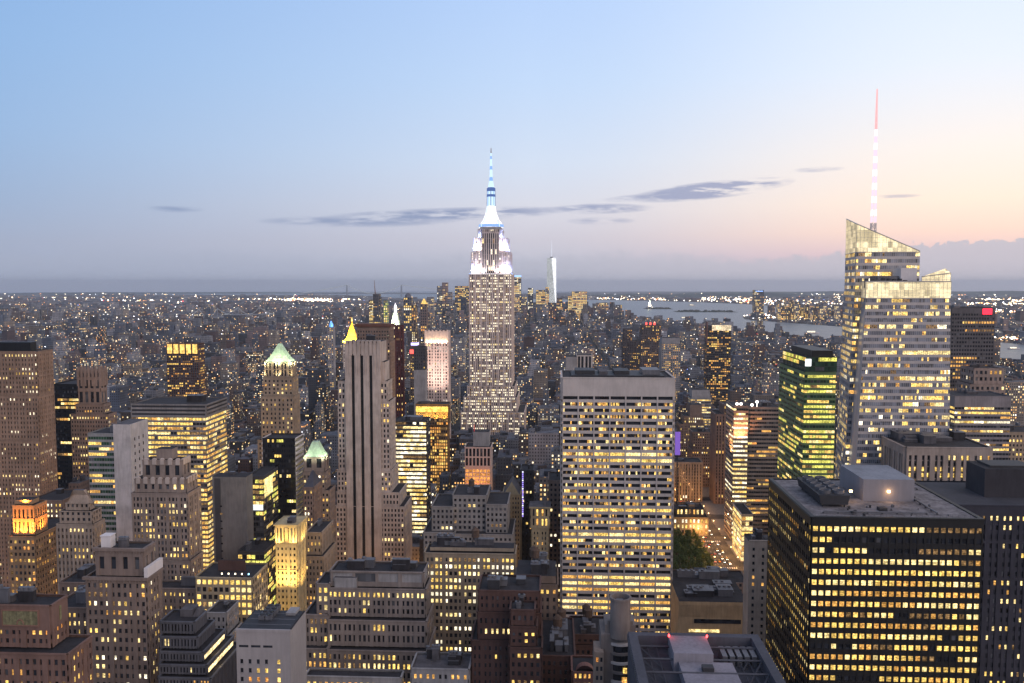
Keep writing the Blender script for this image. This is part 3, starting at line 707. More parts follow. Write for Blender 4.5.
# 16 blank grey slab + lit glass wing
r, b = H('slab_building', 'blank dark grey slab wall with one narrow recessed strip and a lit glass side', 'the blank grey slab', 540, [(212, 246, 477, 0)],
  S(wall=stone('slab_grey', (0.155, 0.15, 0.15)), blank=True), yvis=560, depth=12, n=1)
q = b[0]; pbox(r, 'service_strip', q[0] + 1.5, q[0] + 5.5, q[2] - .25, q[2] - .01, q[5] - 62, q[5] - 1, DGREY)
B = MB()
for j in range(9): B.poly([(q[0] + 2 + 3, q[2] - .28, q[5] - 20 - j * 5), (q[0] + 6.4, q[2] - .28, q[5] - 20 - j * 5), (q[0] + 6.4, q[2] - .28, q[5] - 19 - j * 5), (q[0] + 5, q[2] - .28, q[5] - 19 - j * 5)], DIM if j == 1 else DARK)
B.build('window', r, r.location)
r, b = H('office_block', 'glass office block with white lit top floors wedged between grey slab and black tower', 'the glass block with white lit top', 556, [(246.8, 263, 476, 0, 0, dict(toplit=(5, .8), lit=.5))],
  S(wall=DGREY, bay=2.6, pier=.1, span=.35, dp=.12, ds=.2, pal='green', rowvar=.2, lit=.6), yvis=580, depth=30, n=0)
q = b[0]; pbox(r, 'lit_billboard', q[0] + .5, q[1] - .3, q[2] - .5, q[2] - .2, at(255, 510, q[2])[2], at(255, 504.5, q[2])[2], glow('cold_white', (.9, .96, 1), 1.1))
pbox(r, 'lit_side_screen', q[1] + .2, q[1] + .5, q[2] + 2, q[2] + 18, at(255, 498, q[2])[2], at(255, 480, q[2])[2], CREAM)
H('glass_block', 'low glass block with scattered yellow-green rooms at the foot of the black tower', 'the low yellow-green glass block', 520, [(238, 264, 551, 0)], S(wall=DGREY, bay=2.8, pier=.12, span=.3, lit=.6, pal='green', dp=.12, ds=.15), yvis=600, xs=276, n=2)
# 17 black tower
r, b = H('office_tower', 'plain black tower with slanting white stripes down its side wall', 'the plain black tower', 600, [(262.5, 295, 438, 0)],
  S(wall=BLACK, bay=1.7, pier=.2, span=.42, dp=.12, ds=.08, lit=.012, pal='green', par=1, side=dict(wall=WHITEP, spm=WHITEP, bay=40, pier=.01, span=.42, ds=.6, lit=.0)), yvis=540, xs=303, n=0)
q = b[0]
for j in range(9):
    pass
# 18 tower with a pale green pyramid roof
r, b = H('stone_tower', 'slender tan tower topped by a floodlit pale green pyramid above a lit arcade', 'the slender tower with the pale green pyramid', 690,
  [(264.6, 291.5, 362, 0, 0, dict(bay=3.1, pier=.42, span=.12, floor=7, lit=.1, par=.6)), (263.4, 292.6, 377, 1, 1), (261, 293.5, 396, 2.4, 2, dict(lit=.3)), (258, 296, 440, 4, 3, dict(lit=.3))],
  S(wall=TAN, bay=3.3, pier=.5, lit=.32, pal='yellow', group=2, gpier=2.4), yvis=445, depth=12, n=0, crown='pyr')
pyramid(r, b[0], 15, COPPER); q = b[0]
for x in (q[0] - 1, (q[0] + q[1]) / 2, q[1] + 1):
    lamp((x, q[2] - 4.5, q[5] - 2.0), (x * .6 + (q[0] + q[1]) * .2, q[2] + 5, q[5] + 5), (.95, 1.0, .60), 9000, 130, .4, r)
    lamp((x, q[2] - 2.2, q[4] + .5), (x, q[2], q[5]), (1, .86, .45), 4200, 150, .3, r)
lamp((q[1] + 5, (q[2] + q[3]) / 2, q[5] - 2), (q[1] - 5, (q[2] + q[3]) / 2, q[5] + 5), (.95, 1.0, .60), 9000, 130, .4, r)
# 19 smaller one
r, b = H('stone_tower', 'grey stone tower with a small flared green pyramid roof next to the plain black tower', 'the small green-roofed tower', 600,
  [(304, 324, 457, 0, 0, dict(bay=6, span=.3, floor=9, lit=0, par=1)), (303, 325, 472, 1, 2), (303, 329, 490, 2, 3)], S(wall=LIMED, bay=2.8, lit=.28, pal='cream'), yvis=560, depth=11, n=0, crown='pyr')
pyramid(r, b[0], 10.5, COPPER, tip=2.2); q = b[0]
for x in (q[0], q[1]): lamp((x, q[2] - 4, q[5] - 1.5), ((q[0] + q[1]) / 2, q[2] + 4, q[5] + 4), (.9, 1.0, .65), 4500, 130, .3, r)
lamp((q[1] + 4, q[2] + 5, q[5] - 1), ((q[0] + q[1]) / 2, q[2] + 5, q[5] + 4), (.9, 1, .65), 4000, 130, .3, r)
r, b = H('brick_building', 'narrow brown brick building with a dark pointed roof below the small green-roofed tower', 'the brown building with the pointed roof', 560, [(303.5, 313, 487, 0)], S(wall=BROWN, bay=2.2, lit=.5, pal='cream'), yvis=560, xs=322, n=0, crown='pyr')
pyramid(r, b[0], 9, SLATE, tip=.5)
H('brick_building', 'brown building stepping down with amber windows beside the golden floodlit tower', 'the stepped brown building by the golden tower', 500, [(306.5, 321, 532, 0), (305, 323, 556, 3)], S(wall=TAN, bay=2.2, lit=.35, pal='amber'), yvis=590, depth=26, n=1)
# 20 golden floodlit building
r, b = H('floodlit_tower', 'slim ornate terracotta tower floodlit yellow from below its colonnaded top', 'the slim golden floodlit tower', 470,
  [(275.6, 297, 524, 0, 0, dict(bay=2.0, pier=.5, span=.1, floor=8.5, lit=0.1, par=2.2)), (276, 296.6, 543, -.3, -.3)], S(wall=BUFF, bay=2.2, pier=.55, span=.55, lit=.13, pal='yellow', floor=3.5), yvis=612, xs=306, n=2)
q = b[0]; YC = (1.0, 0.66, 0.20)
for x in (q[0] + 2, q[1] - 2):
    lamp((x, q[2] - 6, 42), (x, q[2], 70), YC, 75000, 100, .5, r); lamp((x, q[2] - 3.2, q[4] - .5), (x, q[2], q[5]), YC, 12000, 140, .3, r)
    lamp((x, q[2] - 9, q[4] - 28), (x, q[2], q[4] - 10), YC, 34000, 110, .5, r)
lamp((q[1] + 4, (q[2] + q[3]) / 2, q[4] - 2), (q[1], (q[2] + q[3]) / 2, q[5]), YC, 12000, 140, .3, r)
lamp((q[1] + 9, (q[2] + q[3]) / 2, q[4] - 30), (q[1], (q[2] + q[3]) / 2, q[4] - 8), YC, 26000, 110, .3, r)
B = MB(); B.box(q[0] - 1, q[1] + 1, q[2] - 1, q[3] + .5, q[5] - 1, q[5] - .3, BUFF); B.build('cornice', r, r.location)
# 21 tall setback tower with three dark stripes
r, b = H('setback_tower', 'tall pale stone setback tower with three black vertical stripes on its front', 'the tall three-striped setback tower', 620,
  [(346, 381.5, 341.5, 0, 0, dict(blank=True)), (345.3, 385, 362, .4, -2, dict(blank=True)), (338.5, 387, 381, .8, -1), (338, 389.5, 401, 1.2, 2), (337.5, 391, 470, 1.6, 8), (337, 399, 492, 2.0, 10), (336, 404, 506, 2.4, 12)],
  S(wall=LIME, bay=2.5, pier=.5, span=.42, lit=.16, pal='cream', rowvar=.15, par=2.0, floor=3.7), yvis=562, depth=18, n=1)
q = b[0]; zb = 40
fy = b[6][2] - 1.6
W = MB()
edges = [345.3, 351.8, 354.8, 360.6, 363.6, 369.6, 372.6, 380.5]; 
xs_ = [at(e, 400, fy)[0] for e in edges]
for i in (0, 2, 4, 6):
    W.box(xs_[i], xs_[i + 1], fy, q[2] + 1, zb - 38, q[5] - 9, LIME)
    for k in (.3, .65):
        xm = xs_[i] + (xs_[i + 1] - xs_[i]) * k; W.box(xm - .35, xm + .35, fy - .35, fy + .1, q[5] - 24, q[5] - 4, LIME)
W.box(xs_[0], xs_[-1], fy + .25, q[2] + 4, q[5] - 9, q[5] - 1, LIME)
W.build('front_piers', r, r.location)
for i in (1, 3, 5):
    B = MB(); B.box(xs_[i], xs_[i + 1], fy + 1.0, fy + 1.45, zb - 38, q[5] - 9, BLACK)
    for j in range(38): B.box(xs_[i], xs_[i + 1], fy + .8, fy + 1.0, q[5] - 10 - j * 3.7 - 1.2, q[5] - 10 - j * 3.7, BLACK)
    B.build('window_strip', r, r.location)
W = MB()
for i in range(9):
    x = q[0] + (i + .5) * (q[1] - q[0]) / 9; W.box(x - 1.0, x + 1.0, fy - .4, q[2] + .3, q[5] - 10, q[5] + .9, LIME)
W.build('crown_fin', r, r.location)
# rooftop works seen above it
r, b = H('office_building', 'brown block under rooftop construction netting behind the three-striped tower', 'the block with rooftop works', 900, [(357, 389, 327, 0, 0, dict(lit=.1, par=4)), (356, 390, 341, 1)], S(wall=BROWN, bay=3, lit=.3), yvis=345, depth=25, n=2)
q = b[0]; pbox(r, 'scaffold_deck', q[0] - 2, q[1] + 2, q[2] - 2, q[3], q[5] + .3, q[5] + 3.2, stone('rust_netting', (0.12, 0.055, 0.04)))
# 22
r, b = H('stone_tower', 'distant tower with a blazing golden pyramid roof beyond the three-striped tower', 'the blazing golden pyramid', 1850, [(343, 358, 341, 0, 0, dict(lit=.6, pal='pink'))], S(wall=LIME, bay=4), yvis=341, depth=30, n=0, crown='pyr', pcap=20)
q = b[0]; x0, x1, y0, y1, z = q[0], q[1], q[2], q[3], q[5]
B = MB(); gm = glow('gold_floodlit', (1.0, 0.66, 0.04), 1.15); gm2 = GOLD
ix = (x1 - x0) / 2; B.frustum(x0 + 2, x1 - 2, y0 + 2, y1 - 2, z - .5, z + 11, ix * .36, ix * .36, GOLD); B.frustum(x0 + 2 + ix * .36, x1 - 2 - ix * .36, y0 + 2 + ix * .36, y1 - 2 - ix * .36, z + 11, z + 43, (ix - 2) * .6, (ix - 2) * .6, GOLD); B.build('roof', r, r.location)
B = MB(); B.rings([(1.6, z + 43), (1.6, z + 46), (.2, z + 52)], (x0 + x1) / 2, (y0 + y1) / 2, lit('lantern_gold', (1, .7, .2), 2.5, .2), 8); B.build('lantern', r, r.location)
for x in (x0 - 2, (x0 + x1) / 2, x1 + 2): lamp((x, y0 - 8, z - 2), ((x0 + x1) / 2, (y0 + y1) / 2, z + 16), (1, .62, .06), 330000, 100, 1.0, r)
lamp(((x0 + x1) / 2, y0 - 14, z + 8), ((x0 + x1) / 2, (y0 + y1) / 2, z + 28), (1, .66, .08), 260000, 80, 1.0, r)
# 23 brightly lit horizontal office
r, b = H('office_block', 'office block with blazing white-yellow strip floors next to the three-striped tower', 'the blazing strip-lit block', 770, [(393, 426, 421, 0)],
  S(wall=DGREY, bay=3.2, pier=.03, span=.42, dp=.1, ds=.35, lit=.96, rowvar=.05, pal='white', par=1, floor=3.9, side=dict(lit=.04, wall=BLACK)), yvis=545, depth=26, n=1)
pbox(r, 'penthouse', b[0][0] + 8, b[0][1] - 6, b[0][2] + 8, b[0][3] - 6, b[0][5] - .7, b[0][5] + 2.5, METAL)
r, b = H('office_tower', 'dark tower with gold-lit cornice and amber side windows above the strip-lit block', 'the gold-corniced dark tower', 940, [(416, 448, 404, 0, 0, dict(toplit=(4, 1.0))), (430, 447.5, 425, -3)],
  S(wall=stone('bronze_pier', (0.14, 0.09, 0.05)), bay=2.6, pier=.3, span=.3, lit=.75, pal='amber', rowvar=.1), yvis=480, depth=20, n=1)
q = b[0]
for k in range(4):
    x = q[0] + (k + .5) * (q[1] - q[0]) / 4
    lamp((x, q[2] - 3, q[5] - 17), (x, q[2], q[5] - 4), (1, .55, .1), 22000, 150, .4, r)
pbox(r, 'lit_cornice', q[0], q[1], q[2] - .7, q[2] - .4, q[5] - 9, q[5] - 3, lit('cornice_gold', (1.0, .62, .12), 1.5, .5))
r, b = H('residential_tower', 'pale pink ribbed tower whose crown is lit cream by uplights', 'the pale pink ribbed tower', 1150, [(425.5, 447.5, 331, 0, 0, dict(par=18, lit=.4)),],
  S(wall=PINKST, bay=3.9, pier=.42, span=.40, lit=.45, pal='pink', dp=.9, ds=.2, floor=4.2), yvis=403, depth=25, n=0, pcap=60)
q = b[0]; B = MB()
for i in range(7):
    x = q[0] + i * (q[1] - q[0]) / 6; B.box(x - 1.1, x + 1.1, q[2] - 1.6, q[2] - .5, q[5] - 17, q[5] + 1.5, PINKST)
B.build('crown_rib', r, r.location)
for i in range(6):
    x = q[0] + (i + .5) * (q[1] - q[0]) / 6; lamp((x, q[2] - 2.2, q[5] - 16.5), (x, q[2] - .4, q[5] - 4), (1, .80, .42), 9000, 160, .3, r)
for k in range(2): lamp(((q[0] + q[1]) / 2 + 14 * (k * 2 - 1), q[2] - 60, 100), ((q[0] + q[1]) / 2, q[2], 150), (1, .74, .62), 260000, 60, 2.0, r)  # added pair hung in mid-air to brighten the shaft; no fixture stands there
r, b = H('residential_tower', 'slender dark red brick tower rising beyond the three-striped tower', 'the slender dark red tower', 1100, [(391, 402.5, 325, 0)], S(wall=stone('oxblood', (0.10, 0.035, 0.035)), bay=3, pier=.5, span=.3, lit=.03, dp=.7), yvis=418, depth=8, n=0, pcap=40)
H('concrete_tower', 'windowless grey shaft beside the pale pink ribbed tower with dark glass cap', 'the windowless grey shaft', 1060, [(414, 425, 347, -2, 0, dict(blank=False, wall=DGREY, lit=.03)), (413.8, 425.2, 370, 0)], S(wall=GREYC, blank=True), yvis=404, depth=18, n=0)
# 30 orange-lit building
r, b = H('office_building', 'building with white stone piers above windows glowing deep orange', 'the orange-glowing building', 850, [(473, 489, 432, -4, -6, dict(wall=GREYC, blank=True)), (465, 490.5, 447, 0, 0, dict(bay=3.5, pier=.35, span=.15, floor=12, lit=0, par=1.5)), (465.3, 490.2, 467, -.4, -.4, dict(pal='orange', lit=.97, rowvar=0))],
  S(wall=PINKST, bay=3.4, pier=.22, span=.26, run=.6), yvis=502, depth=26, n=0)
q = b[2]
for x in (q[0] + 5, q[1] - 5): lamp((x, q[2] - 7, q[5] - 40), (x, q[2], q[5] - 14), (1, .3, .06), 60000, 130, .5, r)
B = MB(); B.bar((b[0][0] + 1, b[0][2] + 3, b[0][5] - 1), (b[0][0] + 1, b[0][2] + 3, b[0][5] + 7), .3, glow('mast_red', (.7, .05, .05), .8)); B.build('roof_mast', r, r.location)
# 31 stepped grey offices
r, b = H('office_building', 'grey stepped office building with blank central block in front of the orange-glowing one', 'the stepped grey office building', 560,
  [(453, 486, 495, 0, 0, dict(side=dict(blank=False))), (432, 453.2, 506, 3, 0, dict(wing=True, lit=.35)), (486, 507, 504, 3, 0, dict(wing=True, lit=.15)), (424, 454, 532, 8, 0, dict(wing=True, lit=.4)), (455, 512, 534, 9, 0, dict(wing=True, lit=.15))],
  S(wall=stone('cool_stone', (0.245, 0.225, 0.215)), bay=3.0, lit=.12, pal='cream'), yvis=550, depth=30, n=2, tanks=1)
r, b = H('gothic_building', 'buff brick building with pointed gables beside a string of violet lamps', 'the gabled buff building', 650, [(503, 520, 494, 0)], S(wall=stone('buff_brick', (0.30, 0.24, 0.15)), bay=2.3, lit=.14, pal='yellow'), yvis=545, depth=25, n=0, crown='g')
q = b[0]; B = MB()
B.poly([(q[0], q[2] - .5, q[5] - 1), (q[1], q[2] - .5, q[5] - 1), ((q[0] + q[1]) / 2, q[2] + 3, q[5] + 9)], MATS['buff_brick']); B.poly([(q[1], q[2] - .5, q[5] - 1), (q[1], q[3], q[5] - 1), ((q[0] + q[1]) / 2, q[3], q[5] + 9), ((q[0] + q[1]) / 2, q[2] + 3, q[5] + 9)], SLATE)
B.poly([(q[0], q[3], q[5] - 1), (q[0], q[2] - .5, q[5] - 1), ((q[0] + q[1]) / 2, q[2] + 3, q[5] + 9), ((q[0] + q[1]) / 2, q[3], q[5] + 9)], SLATE); B.build('roof', r, r.location)
r, b = H('dark_building', 'dark building edged by a vertical string of violet and white lamps', 'the violet-lamp building', 690, [(521, 533, 470, 0)], S(wall=STEEL, bay=3, lit=.08), yvis=528, depth=22, n=1)
q = b[0]
for j in range(22):
    B = MB(); B.box(q[0] + 1.0, q[0] + 2.0, q[2] - 1.3, q[2] - .5, q[5] - 2 - j * 1.75, q[5] - 1 - j * 1.75, glow('violet_lamp', (.40, .30, 1.0), 1.3) if j % 4 else glow('white_lamp', (.8, .8, 1), 1.6)); B.build('string_lamp', r, r.location)
r, b = H('clock_tower_building', 'slim tan tower with an overhanging cornice and arched loggia like a campanile', 'the slim corniced tan tower', 570, [(531, 549, 507, 0, 0, dict(bay=3.4, pier=.45, floor=6, span=.3, lit=.2, par=1.5)), (532, 548, 528, -.6, -.6)], S(wall=stone('campanile', (0.31, 0.25, 0.16)), bay=3, lit=.12, pal='amber'), yvis=565, depth=13, n=1)
q = b[0]; B = MB(); B.box(q[0] - 1.3, q[1] + 1.3, q[2] - 1.3, q[3] + 1.3, q[5] - .8, q[5] + .4, MATS['campanile'], ROOFG, True); B.build('cornice', r, r.location)
r, b = H('dark_building', 'dark brown slab with white and yellow lit windows close beside the white gridded slab', 'the dark brown slab by the white slab', 600, [(549, 562, 480, 0)], S(wall=BROWN, bay=3, lit=.12, pal='white'), yvis=560, depth=26, n=1)
# 35 bright office
r, b = H('office_building', 'broad stone office building with dense rows of brilliant white and yellow windows', 'the broad brilliantly lit office building', 420,
  [(430, 514, 546, -3, -3, dict(lit=.0, par=1.5, floor=3)), (425, 514.5, 553, 0, 0)], S(wall=stone('shaded_stone', (0.29, 0.23, 0.17)), bay=2.35, pier=.42, span=.45, floor=3.6, lit=.52, rowvar=.34, run=.5, pal='white', toplit=(5, .9), group=4, gpier=2.0), yvis=670, depth=15, n=5, tanks=1)  # wall stone darkened in its colour for the occlusion low between towers
# 36 stepped grey building front-centre
r, b = H('office_building', 'massive grey stone office building stepping out in tiers, with blank panelled attic', 'the massive tiered grey building', 370,
  [(331, 423, 571, -2, 0, dict(lit=0, par=1, floor=8, bay=11, pier=.12, span=.35, dark=GREYC)), (328, 425, 588, 0, 0, dict(toplit=(1, .9), lit=.05)), (328, 425.5, 620, 4, 2, dict(lit=.25)), (327.5, 426, 650, 8, 4, dict(lit=.8)), (317, 328.6, 583, 0, 0, dict(wing=True, lit=.4)), (305, 327.8, 614, 2, 0, dict(wing=True, lit=.5, pal='amber')), (303, 327.2, 648, 7, 0, dict(wing=True, lit=.9))],
  S(wall=stone('ash_stone', (0.215, 0.18, 0.165)), bay=2.15, pier=.44, span=.40, floor=4.0, lit=.2, rowvar=.05, run=.2, pal='yellow', par=2.0, dp=.5, ds=.35), yvis=683, depth=15, n=7)
q = b[0]; pbox(r, 'penthouse', q[0] + 2, q[0] + 12, q[2] - 1.8, q[2] + 8, q[4] - .5, q[4] + 4.4, GREYC, ROOFG)
# 37 grey blank-topped block front-left
r, b = H('office_block', 'pale grey block with a mostly windowless top and a dark roof full of cooling fans', 'the pale windowless-topped block', 292, [(236, 290, 631, 0)],
  S(wall=stone('pale_block', (0.30, 0.275, 0.275), var=.12), blank=True), yvis=683, xs=306, n=0)
q = b[0]; B = MB()
for i in range(5):
    for j in range(5):
        x = q[0] + 1.4 + i * 3.0 + (1.5 if i == 4 else 0); z = q[5] - 10.5 - j * 3.3; mm = YEL if (i == 4 and j < 3) or (j == 1 and i > 1) else (ORA if j == 2 and i > 0 else DARK)
        B.poly([(x, q[2] - .02, z - 1.6), (x + 1.0, q[2] - .02, z - 1.6), (x + 1.0, q[2] - .02, z), (x, q[2] - .02, z)], mm); B.box(x - .15, x + 1.15, q[2] - .22, q[2], z - 1.85, z - 1.65, GREYC)
for i in range(3): B.box(q[0] + 1 + i * 4.4, q[0] + 4.4 + i * 4.4, q[2] - .03, q[2] + .2, q[5] - 6.1, q[5] - 5.3, DARK)
B.build('window', r, r.location)
pbox(r, 'parapet', q[0] - .15, q[1] + .15, q[2] - .15, q[2] + .7, q[5] - .5, q[5] + .5, MATS['pale_block'])
pbox(r, 'roof_deck', q[0] + .6, q[1] - .6, q[2] + .8, q[3] - .6, q[5] - .05, q[5] + .26, STEEL)
for i in range(2):
    for j in range(4):
        x = q[0] + 5 + i * 2.6; y = q[2] + 9 + j * 3; B = MB(); B.box(x, x + 2.2, y, y + 2.4, q[5] + .12, q[5] + 1.9, METAL); B.rings([(.9, q[5] + 1.9), (.9, q[5] + 2.3), (.5, q[5] + 2.3)], x + 1.1, y + 1.2, STEEL, 12); B.build('cooling_fan', r, r.location)
pbox(r, 'roof_hatch', q[1] - 6, q[1] - 2.4, q[2] + 14, q[2] + 20, q[5] + .12, q[5] + 1.2, GREYC)
B = MB()
for y in range(4, int(q[3] - q[2]) - 3, 5): B.bar((q[0] + 1, q[2] + y, q[5] + .8), (q[1] - 1, q[2] + y, q[5] + .8), .12, METAL)
B.build('pipe_rail', r, r.location)
# 38 dark red brick
r, b = H('brick_building', 'dark red brick building with a pale-edged flat roof and few lit rows', 'the dark red brick building', 335, [(479, 539, 590, 0, 0), (478, 540, 612, .8, .5), (472, 540.5, 640, 1.6, 1)],
  S(wall=DBRICK, bay=2.2, pier=.52, span=.5, lit=.10, rowvar=.25, run=.7, pal='cream', floor=3.6), yvis=683, depth=18, n=3)
r2, b = H('brick_wing', 'dark brick projecting wing with pale ledges against the dark red brick building', 'the projecting brick wing', 322, [(511, 534, 609, 0), (510.5, 536, 626, 1), (510, 541, 647, 2)],
  S(wall=DBRICK, bay=2.2, pier=.52, span=.5, lit=.12, rowvar=.25, run=.7, pal='yellow', floor=3.6), yvis=683, depth=9, n=2)
H('stone_building', 'tan stone building with tanks and pipes on its roof right behind the red brick one', 'the tan building with roof tanks', 385, [(516, 556, 574, 0), (515, 557, 584, 1)],
  S(wall=stone('shaded_tan', (0.17, 0.125, 0.10)), bay=2.6, lit=.16, pal='amber', toplit=(1, .5)), yvis=683, depth=22, n=6, tanks=2)  # tan lowered in its colour to stand in for shade among close buildings
H('brick_building', 'low dark brick building with a rounded roof hood at the foot of the white slab', 'the low dark brick building', 400, [(571, 611, 634, 0), (570, 612, 645, 1)], S(wall=DBRICK, bay=2.6, lit=.03), yvis=683, depth=22, n=5, tanks=2)
r, b = H('brick_house', 'small red brick house with an arched gable and a lit window row', 'the small arched-gable house', 330, [(573, 597, 671, 0)], S(wall=REDBR, bay=2.0, lit=.75, pal='amber', par=1), yvis=683, depth=14, n=0)
q = b[0]; B = MB(); B.rings([(3.6, q[2] - .5), (3.6, q[2] + 3)], 0, 0, REDBR, 20)
B.v = [((q[0] + q[1]) / 2 + v_[0], v_[2], q[5] - .8 + v_[1] * .9) for v_ in B.v]; B.build('gable', r, r.location)
H('low_building', 'low roofs crowded with vents between the red brick building and the small arched house', 'the low vent-covered roofs', 345, [(541, 574, 655, 0)], S(wall=DBRICK, bay=2.4, lit=.05), yvis=683, depth=40, n=8, tanks=2)
H('low_building', 'low grey roof with humped plant below the massive tiered grey building', 'the low grey humped roof', 330, [(412, 468, 668, 0)], S(wall=GREYC, roof=ROOFG, bay=2.4, lit=.05), yvis=683, depth=14, n=7)
H('low_building', 'low building with dark roof sheds directly under the massive tiered grey building', 'the low dark-roofed sheds', 330, [(306, 400, 676, 0)], S(wall=GREYC, bay=2.4, lit=.7, pal='amber'), yvis=683, depth=6, n=5)

# 40 the white gridded slab
r, b = H('office_tower', 'broad white stone slab tower with seven wide window bays per floor', 'the broad white gridded slab', 565, [(562.6, 673.6, 377.5, 0)],
  S(wall=TRAV, bay=10.6, pier=.085, span=.47, floor=4.25, dp=1.1, ds=.75, par=12.5, lit=0, base=0), yvis=632, depth=46, n=0, pcap=0, seed='g')
for ch_ in list(r.children):
    if ch_.name.startswith('window'): bpy.data.objects.remove(ch_)
q = b[0]; rg = random.Random(11); x0, x1, y0 = q[0], q[1], q[2]
hgt = q[5] - q[4]; v1 = 1 - 12.5 / hgt; nf = round(v1 * hgt / 4.25); fh = v1 * hgt / nf; nb = 7; bw = (x1 - x0) / nb
bright = {}
wins = []
for j in range(nf):
    zt = q[4] + (j + 1) * fh; row = nf - 1 - j
    mode = 'off' if row == 0 else rg.choice(('part', 'part', 'part', 'dim', 'sparse'))
    if row in (9, 10, 18, 22, 23): mode = 'bright'
    if row in (29, 30, 31, 33, 34): mode = 'full'
    for i in range(nb):
        a = x0 + i * bw + bw * .0425 + .05; c = x0 + (i + 1) * bw - bw * .0425 - .05
        m0 = rg.random()
        if mode == 'full': parts = [(a, c, rg.choice((YEL, CREAM, YEL, WARM)))]
        elif mode == 'bright' and m0 < .75: parts = [(a, c, rg.choice((CREAM, YEL, YEL)))]
        elif mode == 'off': parts = [(a, c, DARK)]
        else:
            parts = []; k = 10; st = rg.random() < .4
            pl = {'part': .5, 'bright': .85, 'dim': .32, 'sparse': .16}[mode]
            for u in range(k):
                if rg.random() < .6: st = rg.random() < pl
                parts.append((a + (c - a) * u / k, a + (c - a) * (u + 1) / k, rg.choice((YEL, YEL, WARM, CREAM, DIM, DIM, WARM)) if st else DARK))
        wins.append((zt - fh * .55, zt, parts, j * nb + i))
wins.sort(key=lambda w_: -w_[0]); rest = MB()
for k, (z0_, z1_, parts, _) in enumerate(wins):
    B = MB() if k < 98 else rest
    for (a, c, m) in parts:
        e = (a + c) / 2
        B.poly([(a, y0 - .03, z0_), (c, y0 - .03, z0_), (c, y0 - .03, z1_), (a, y0 - .03, z1_)], m)
    for u in range(1, 6):
        xm = parts[0][0] + (parts[-1][1] - parts[0][0]) * u / 6; B.box(xm - .05, xm + .05, y0 - .16, y0 - .04, z0_, z1_, BLACK)
    if k < 98: B.build('window', r, r.location)
rest.build('window', r, r.location)['kind'] = 'stuff'
W = MB(); 
for i in range(nf): W.box(x0 - .02, x0 + .0, q[2], q[3], 0, .1, TRAV)
B = MB(); B.box(x0 + 6, x1 - 5, y0 + 8, q[3] - 6, q[5] - .7, q[5] + .5, STEEL); B.build('roof_screen', r, r.location)
for (fa, fb, h_) in ((.12, .3, 3.2), (.34, .42, 2.6), (.48, .62, 3.0), (.74, .9, 3.8)): pbox(r, 'roof_housing', x0 + fa * (x1 - x0), x0 + fb * (x1 - x0), y0 + 14, q[3] - 12, q[5] + .5, q[5] + h_, rg.choice((METAL, STEEL, ROOFG)))
B = MB(); B.box(x0 - .9, x1 + .9, y0 - 1.25, y0 - 1.12, q[5] - .35, q[5] + .25, TRAV); B.build('coping', r, r.location)
# behind its roof
r, b = H('office_building', 'small tower with white columns over a dark loggia just above the white slab roof', 'the columned tower behind the white slab', 1000, [(577, 592, 355, 0, 0, dict(wall=TRAV, bay=4.4, pier=.3, span=.06, floor=17, lit=0, par=1.6)), (566, 577, 357, 4, 0, dict(wing=True, blank=True, wall=GREYC))], S(wall=TRAV), yvis=377, depth=25, n=0, pcap=20)

# 41 round stone tower
r = empty('round_tower', (*at(621, 604, 305)[:2], 0)); tag(r, 'round stone turret tower with curved glass bands stepping below it', 'building')
c = at(621.5, 604, 300); cx, cy, zt = c[0], 305.0, c[2]
TS = stone('turret_stone', (0.17, 0.145, 0.135))
B = MB(); B.rings([(3.7, zt - 14), (3.7, zt), (4.0, zt + .1), (4.0, zt + .9), (3.3, zt + .9), (3.3, zt - 1.2)], cx, cy, TS, 28); B.build('turret', r, r.location)
B = MB(); B.rings([(3.25, zt - 1.2), (3.2, zt - 1.15)], cx, cy, STEEL, 20); B.box(cx - 1.5, cx + 1, cy - 1, cy + 1, zt - 1.2, zt - .2, METAL); B.build('turret_roof', r, r.location)
B = MB(); B.box(cx - 7, cx + 5.5, cy - 1, cy + 13, 0, zt - 13, TS); B.box(cx - 5.5, cx + 5.7, cy + .5, cy + 11, zt - 13, zt - 10, TS)
for k in range(4): B.box(cx - 4.5 + k * 2.6, cx - 3.0 + k * 2.6, cy + .8, cy + 2.5, zt - 10, zt - 8.6, TS)
B.build('wall', r, r.location)
for j in range(9):
    z = zt - 17 - j * 3.5; B = MB(); B.rings([(5.6, z), (5.6, z + .9), (5.3, z + 1.0)], cx + .3, cy + 3.2, TS if j % 2 else TRAV, 28); B.build('curved_band', r, r.location)
    B = MB(); B.rings([(5.1, z - 2.5), (5.1, z)], cx + .3, cy + 3.2, DARK, 28, cap=False); o = B.build('curved_window', r, r.location)
for j in range(3):
    B = MB(); B.box(cx + 1 - j * .4, cx + 2.4, cy - 2.35, cy - 2.1, zt - 27 - j * 3.5, zt - 25 - j * 3.5, (YEL, WARM, DIM)[j]); B.build('window', r, r.location)
B = MB(); B.box(cx - 9.5, cx - 6.2, cy - 4, cy + 6, 0, zt - 18.5, stone('narrow_tan', (.26, .2, .16)))
B.build('side_wing', r, r.location)
for j in range(8):
    B = MB()
    for k in range(2): B.poly([(cx - 8.9 + k * 1.5, cy - 4.03, zt - 22 - j * 3.4), (cx - 8.1 + k * 1.5, cy - 4.03, zt - 22 - j * 3.4), (cx - 8.1 + k * 1.5, cy - 4.03, zt - 20.4 - j * 3.4), (cx - 8.9 + k * 1.5, cy - 4.03, zt - 20.4 - j * 3.4)], ORA if (j + k) % 5 == 0 else DARK)
    B.build('window', r, r.location)
HEROES.append((cx - 10, cx + 6, 299, 318, zt, 'the round turret', 683, 598, 633))

